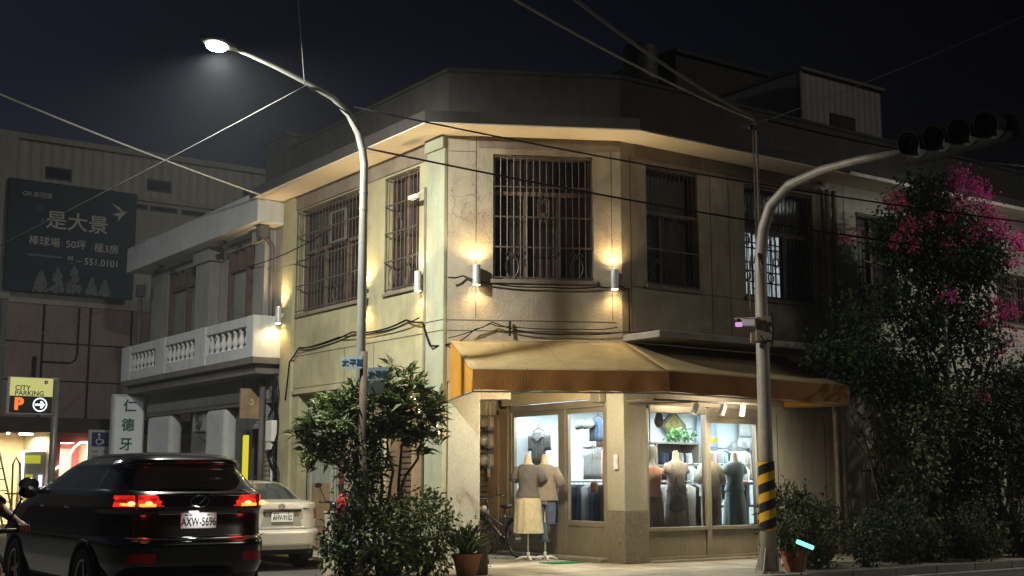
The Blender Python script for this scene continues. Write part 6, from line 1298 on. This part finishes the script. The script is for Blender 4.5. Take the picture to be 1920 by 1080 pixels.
add_leaves(b, np.array([-.64, 18.2, .38]) + rng.normal(size=(n, 3)) * .05, d, l, l * .07, droop=.28); b.build('leaves', m_leafE, st, normals=False)
shrub('small trailing plant spilling beside the strap leaved pot', -.42, 18.5, .16, .75, m_leafD, 26, .06)
b = MB(); b.box(-.50, -.34, 18.28, 18.42, SW, .62); tag(b.build('stone_bollard', m_stone_d, bevel=.015), 'short square stone post beside the strap leaved pot', 'post')
b = MB(); q_ = W(RT, 3.35, 2.25, 2.27); clumps(b, (q_.x, q_.y, q_.z), (.30, .2, .09), 26, 8, .08, .75, .05, .3); b.build('leaves', mat('pothos_leaf', (.06, .17, .04), .4, var=.3, island=.3, trans=.2), POTHOS, normals=False)
# bougainvillea and the green mass on the right
def P(x, y, z): return W(RT, x, y, z)
bg = thing('bougainvillea', 'tall bougainvillea with magenta flowers climbing up to the long eave on the right', 'tree', RT @ Matrix.Translation((6.4, -1.6, SW)))
b = MB(); tops = [(6.9, -1.5, 6.4), (5.6, -1.4, 5.9), (7.8, -1.6, 5.6), (6.4, -1.2, 4.6), (5.2, -1.3, 4.4), (7.5, -1.8, 4.2), (6.0, -1.6, 5.3), (8.2, -1.7, 5.0)]
for k, q in enumerate(tops):
    s_ = P(6.4 + .25 * math.sin(k), -1.6 + .1 * math.cos(k), SW); mpt = P(6.4 + (q[0] - 6.4) * .3, -1.6, 2.6 + .5 * rng.random()); limb_(b, s_, mpt, .06 if k < 3 else .035, .035, .08); limb_(b, mpt, P(*q), .032, .01, .12)
for k in range(60):
    q = tops[int(rng.integers(len(tops)))]; p0 = P(*q) + V(rng.normal(size=3).tolist()) * .25; limb_(b, p0, p0 + V((rng.normal() * .6, rng.normal() * .35, rng.normal() * .45)), .010, .004, .06, 5)
b.build('trunk', m_bark, bg, smooth=True)
b = MB(RT.copy() if 0 else None)
def ellRT(b, c, r, nc, nl, L, cr=.13, shell=.35, dens=2.3):
    rr = (abs(r[0] * er.x) + abs(r[1] * er.y), abs(r[0] * er.y) + abs(r[1] * er.x), r[2]); nc = int(nc * dens); C0, U = ell(nc, (0, 0, 0), r, shell); C0[::2] *= rng.random((len(C0[::2]), 1)) ** .4
    M3 = np.array(RT.to_3x3()); Cw = C0 @ M3.T + np.array(P(*c)); Uw = U @ M3.T
    for p, u in zip(Cw, Uw):
        m = max(3, int(nl * (.5 + rng.random()))); off = rng.normal(size=(m, 3)) * cr * (.5 + rng.random()); d = rng.normal(size=(m, 3)) + u * .6 + np.array([0, 0, .1]); l = L * (.6 + .7 * rng.random(m)); add_leaves(b, p + off, d, l, l * .62, droop=.15)
for c, r, n in (((6.2, -1.6, 5.8), (1.15, .65, .95), 160), ((5.5, -1.4, 5.75), (.75, .5, .62), 60), ((7.2, -1.8, 5.5), (.6, .5, .8), 74), ((6.0, -1.5, 4.6), (1.0, .55, .75), 70), ((7.0, -1.8, 4.2), (.8, .5, .7), 34), ((5.3, -1.3, 4.7), (.35, .4, .4), 9), ((4.35, -1.2, 4.5), (.35, .3, .3), 7), ((6.0, -1.5, 3.7), (1.0, .6, .6), 30), ((6.1, -1.6, 6.75), (.6, .4, .3), 24)):
    ellRT(b, c, r, n, 16, .105)
b.build('crown', m_leafC, bg, normals=False)
fb_ = MB(); fb2 = MB()
for c, r, n in (((6.35, -2.1, 6.9), (.30, .2, .22), 30), ((6.75, -2.15, 6.75), (.28, .2, .2), 34), ((6.85, -2.2, 6.4), (.22, .2, .26), 34), ((7.2, -2.2, 6.1), (.26, .2, .2), 40), ((7.55, -2.25, 5.9), (.22, .2, .13), 34), ((7.9, -2.25, 5.8), (.18, .15, .12), 24), ((7.6, -2.25, 5.5), (.16, .14, .16), 20), ((6.2, -2.1, 6.5), (.5, .3, .28), 20), ((6.7, -2.2, 5.9), (.4, .25, .25), 18), ((5.75, -2.2, 4.65), (.09, .08, .1), 7), ((7.0, -2.25, 4.65), (.10, .08, .1), 8), ((7.25, -2.25, 4.4), (.16, .1, .16), 14), ((7.5, -2.3, 4.55), (.08, .08, .08), 8), ((7.35, -2.25, 3.95), (.16, .1, .14), 14), ((7.05, -2.25, 3.6), (.08, .08, .08), 5)): ellRT(fb_, c, r, n, 10, .065, .08, .0, .75)
for c, r, n in (((4.75, -1.9, 6.3), (.34, .2, .13), 22), ((5.05, -1.9, 5.9), (.24, .2, .16), 16), ((4.62, -1.9, 5.6), (.10, .08, .08), 8), ((5.1, -1.95, 5.55), (.12, .1, .1), 9), ((6.0, -2.1, 6.1), (.3, .2, .2), 14), ((4.0, -1.5, 5.65), (.35, .1, .06), 9), ((5.5, -2.0, 6.05), (.3, .2, .2), 12), ((6.75, -2.2, 4.25), (.18, .1, .12), 10), ((6.5, -2.2, 2.9), (.07, .07, .07), 5), ((5.9, -2.1, 5.6), (.3, .2, .2), 10)): ellRT(fb2, c, r, n, 11, .065, .07, .1, 1.1)
fb_.build('magenta_flowers', m_petal, bg, normals=False); fb2.build('salmon_flowers', m_petal2, bg, normals=False)
b = MB(RT); b.tube([(6.15, -1.75, SW), (6.15, -1.75, 6.0)], .035, 8); tag(b.build('support_pipe', m_pole2, smooth=True), 'pale upright support pipe inside the bougainvillea', 'pipe')
def bigshrub(label, spec, base, m, L=.085, name='shrub'):
    t = thing(name, label, 'shrub', RT @ Matrix.Translation((base[0], base[1], SW))); b = MB()
    for c, r, n in spec:
        for k in range(max(3, n // 14)):
            q = P(c[0] + rng.normal() * r[0] * .4, c[1] + rng.normal() * r[1] * .4, c[2] + rng.normal() * r[2] * .4); mid = P((base[0] + c[0]) / 2, base[1], c[2] * .5); limb_(b, P(base[0] + rng.normal() * .1, base[1], SW), mid, .028, .018, .06, 5); limb_(b, mid, q, .018, .006, .08, 5)
    b.build('stems', m_bark, t, smooth=True); b = MB()
    for c, r, n in spec: ellRT(b, c, r, n, 15, L * 1.2)
    b.build('foliage', m, t, normals=False); return t
bigshrub('tall dark shrub spreading over the end of the awning', [((4.3, -1.35, 3.45), (.75, .5, .38), 62), ((3.6, -1.2, 3.55), (.4, .35, .22), 14), ((5.2, -1.45, 3.1), (.8, .55, .6), 90), ((4.6, -1.3, 4.0), (.35, .3, .3), 14)], (5.1, -1.4), m_leafC)
bigshrub('leafy green shrub hanging in front of the pale wall and iron fence', [((5.3, -1.6, 2.2), (.85, .6, .75), 110), ((5.0, -1.8, 1.55), (.5, .4, .35), 22), ((6.0, -1.8, 2.6), (.7, .5, .6), 60)], (5.6, -1.6), m_leafB)
bigshrub('large dark green shrub filling the right edge of the street front', [((7.2, -1.9, 2.4), (1.1, .7, 1.1), 130), ((8.4, -2.0, 2.4), (1.0, .6, 1.3), 120), ((8.1, -2.0, 3.2), (.9, .6, .5), 60), ((9.3, -2.0, 1.8), (.8, .6, 1.4), 70), ((6.4, -1.9, 1.4), (.7, .6, .6), 60)], (7.6, -1.8), m_leafD)
m_gl = [m_leafD, m_leafB, m_leafD, m_leafD, m_leafB, m_leafD, m_leafB, m_leafD]
hl = ['low shrub in a terracotta pot right beside the striped pole', 'low dark shrub with the glowing cyan light in it', 'low shrub third along the planting from the striped pole', 'dark rounded shrub in the middle of the low planting', 'silvery leaved low shrub in the middle of the low planting', 'dark low shrub under the large green shrub', 'pale tipped low shrub near the right end of the planting', 'last low shrub at the right edge of the picture']
for k in range(8):
    q = P(.98 + .86 * k + .12 * math.sin(k * 5.), -2.5 + .2 * math.sin(k * 2.4 - 1), 0); shrub(hl[k], q.x, q.y, .36 + .12 * math.sin(k * 2.3 + 1), (.85, .55, .8, 1.05, .6, .9, .55, .8)[k], m_gl[k], 120, (.08, .1, .07, .085, .11, .075, .1, .08)[k], .55, m_terra if k == 0 else None, 'low shrubs in pots along the kerb', nl=10)
for k in range(7):
    q = P(2.0 + .95 * k + .2 * math.sin(k * 4.), -1.7 + .2 * math.sin(k * 2.6), 0); shrub(['small leafy plant by the wall left of the fence', 'bushy plant before the plinth under the pale wall', 'bushy plant before the iron fence', 'dark bushy plant right of the iron fence', 'dark plant deep under the bougainvillea', 'dark plant behind the silvery shrub', 'dark plant at the back near the right edge'][k], q.x, q.y, .42, .9 + .35 * math.sin(k * 1.9 + 1), m_leafD, 110, .085, .5, None, 'bushy plants in the second row along the wall', nl=10)
cy = thing('cyan_light', 'small glowing cyan tube light stuck in the low shrubs', 'light', Matrix.Translation((4.17, 18.32, .5)))
CYM = TR(4.17, 18.30, .54, 0, R(22), 0); b = MB(CYM); b.box(-.13, .13, -.02, .02, -.03, .03); b.build('tube', emis('cyan_glow', (.25, 1, .85), 1.6), cy, bevel=.012); b = MB(CYM); b.box(-.14, .14, .021, .035, -.035, .035); b.tube([(0, .03, -.03), (.1, .03, -.42)], .01, 6); b.build('holder', m_black, cy)

b = MB(); b.box(-75, 75, -25, 95, -1.2, 16); hz_ = b.build('haze', None, None); hz_.data.materials.clear()
mh = bpy.data.materials.new('night_haze'); mh.use_nodes = True; mh.node_tree.nodes.remove(mh.node_tree.nodes['Principled BSDF']); pv_ = mh.node_tree.nodes.new('ShaderNodeVolumePrincipled')
pv_.inputs['Color'].default_value = (.85, .92, 1, 1); pv_.inputs['Density'].default_value = HAZE; mh.node_tree.links.new(pv_.outputs[0], mh.node_tree.nodes['Material Output'].inputs['Volume'])
hz_.data.materials.append(mh); tag(hz_, None, None, kind='stuff')
# ------------------------------------------------------------ camera, sky, light, render settings
cam = bpy.data.cameras.new('camera'); co = bpy.data.objects.new('camera', cam); COL.objects.link(co)
cam.sensor_width = 36; cam.lens = 36 * 2366 / 1920; cam.clip_end = 3000
co.location = (0, 0, 1.45); co.rotation_euler = (R(90 + 8.65), 0, 0); S.camera = co
w = bpy.data.worlds.new('World'); S.world = w; w.use_nodes = True; nt = w.node_tree
bgd = nt.nodes['Background']; sky = nt.nodes.new('ShaderNodeTexSky'); sky.sky_type = 'NISHITA'; sky.sun_disc = False
sky.sun_elevation = R(-3.0); sky.sun_rotation = R(-75); sky.air_density = 1.0; sky.ozone_density = 3.0
hsv = nt.nodes.new('ShaderNodeHueSaturation'); hsv.inputs['Saturation'].default_value = .62
tcw = nt.nodes.new('ShaderNodeTexCoord'); sx_ = nt.nodes.new('ShaderNodeSeparateXYZ'); nt.links.new(tcw.outputs['Generated'], sx_.inputs[0])
mr = nt.nodes.new('ShaderNodeMapRange'); mr.inputs[1].default_value = -.42; mr.inputs[2].default_value = .40; mr.inputs[3].default_value = 1.7; mr.inputs[4].default_value = .28; nt.links.new(sx_.outputs[0], mr.inputs[0])   # town glow stronger towards the left
vm = nt.nodes.new('ShaderNodeVectorMath'); vm.operation = 'SCALE'; nt.links.new(sky.outputs[0], vm.inputs[0]); nt.links.new(mr.outputs[0], vm.inputs[3])
nt.links.new(vm.outputs[0], hsv.inputs['Color']); nt.links.new(hsv.outputs[0], bgd.inputs[0]); bgd.inputs[1].default_value = SKY
sun = light('sun_lamp', 'SUN', (8, -10, 20), SUNP, (1, .93, .80)); sun.data.angle = R(12)
sun.rotation_euler = V((-.88, .36, -.36)).to_track_quat('-Z', 'Y').to_euler()
sc = S; sc.view_settings.view_transform = 'Standard'; sc.view_settings.look = 'None'; sc.view_settings.exposure = 0; sc.view_settings.gamma = 1
sc.cycles.use_denoising = True; sc.cycles.denoiser = 'OPENIMAGEDENOISE'; sc.cycles.max_bounces = 6; sc.cycles.diffuse_bounces = 4; sc.cycles.glossy_bounces = 3; sc.cycles.transparent_max_bounces = 12
sc.cycles.sample_clamp_indirect = 4; sc.cycles.caustics_reflective = False; sc.cycles.caustics_refractive = False; sc.cycles.use_light_tree = True
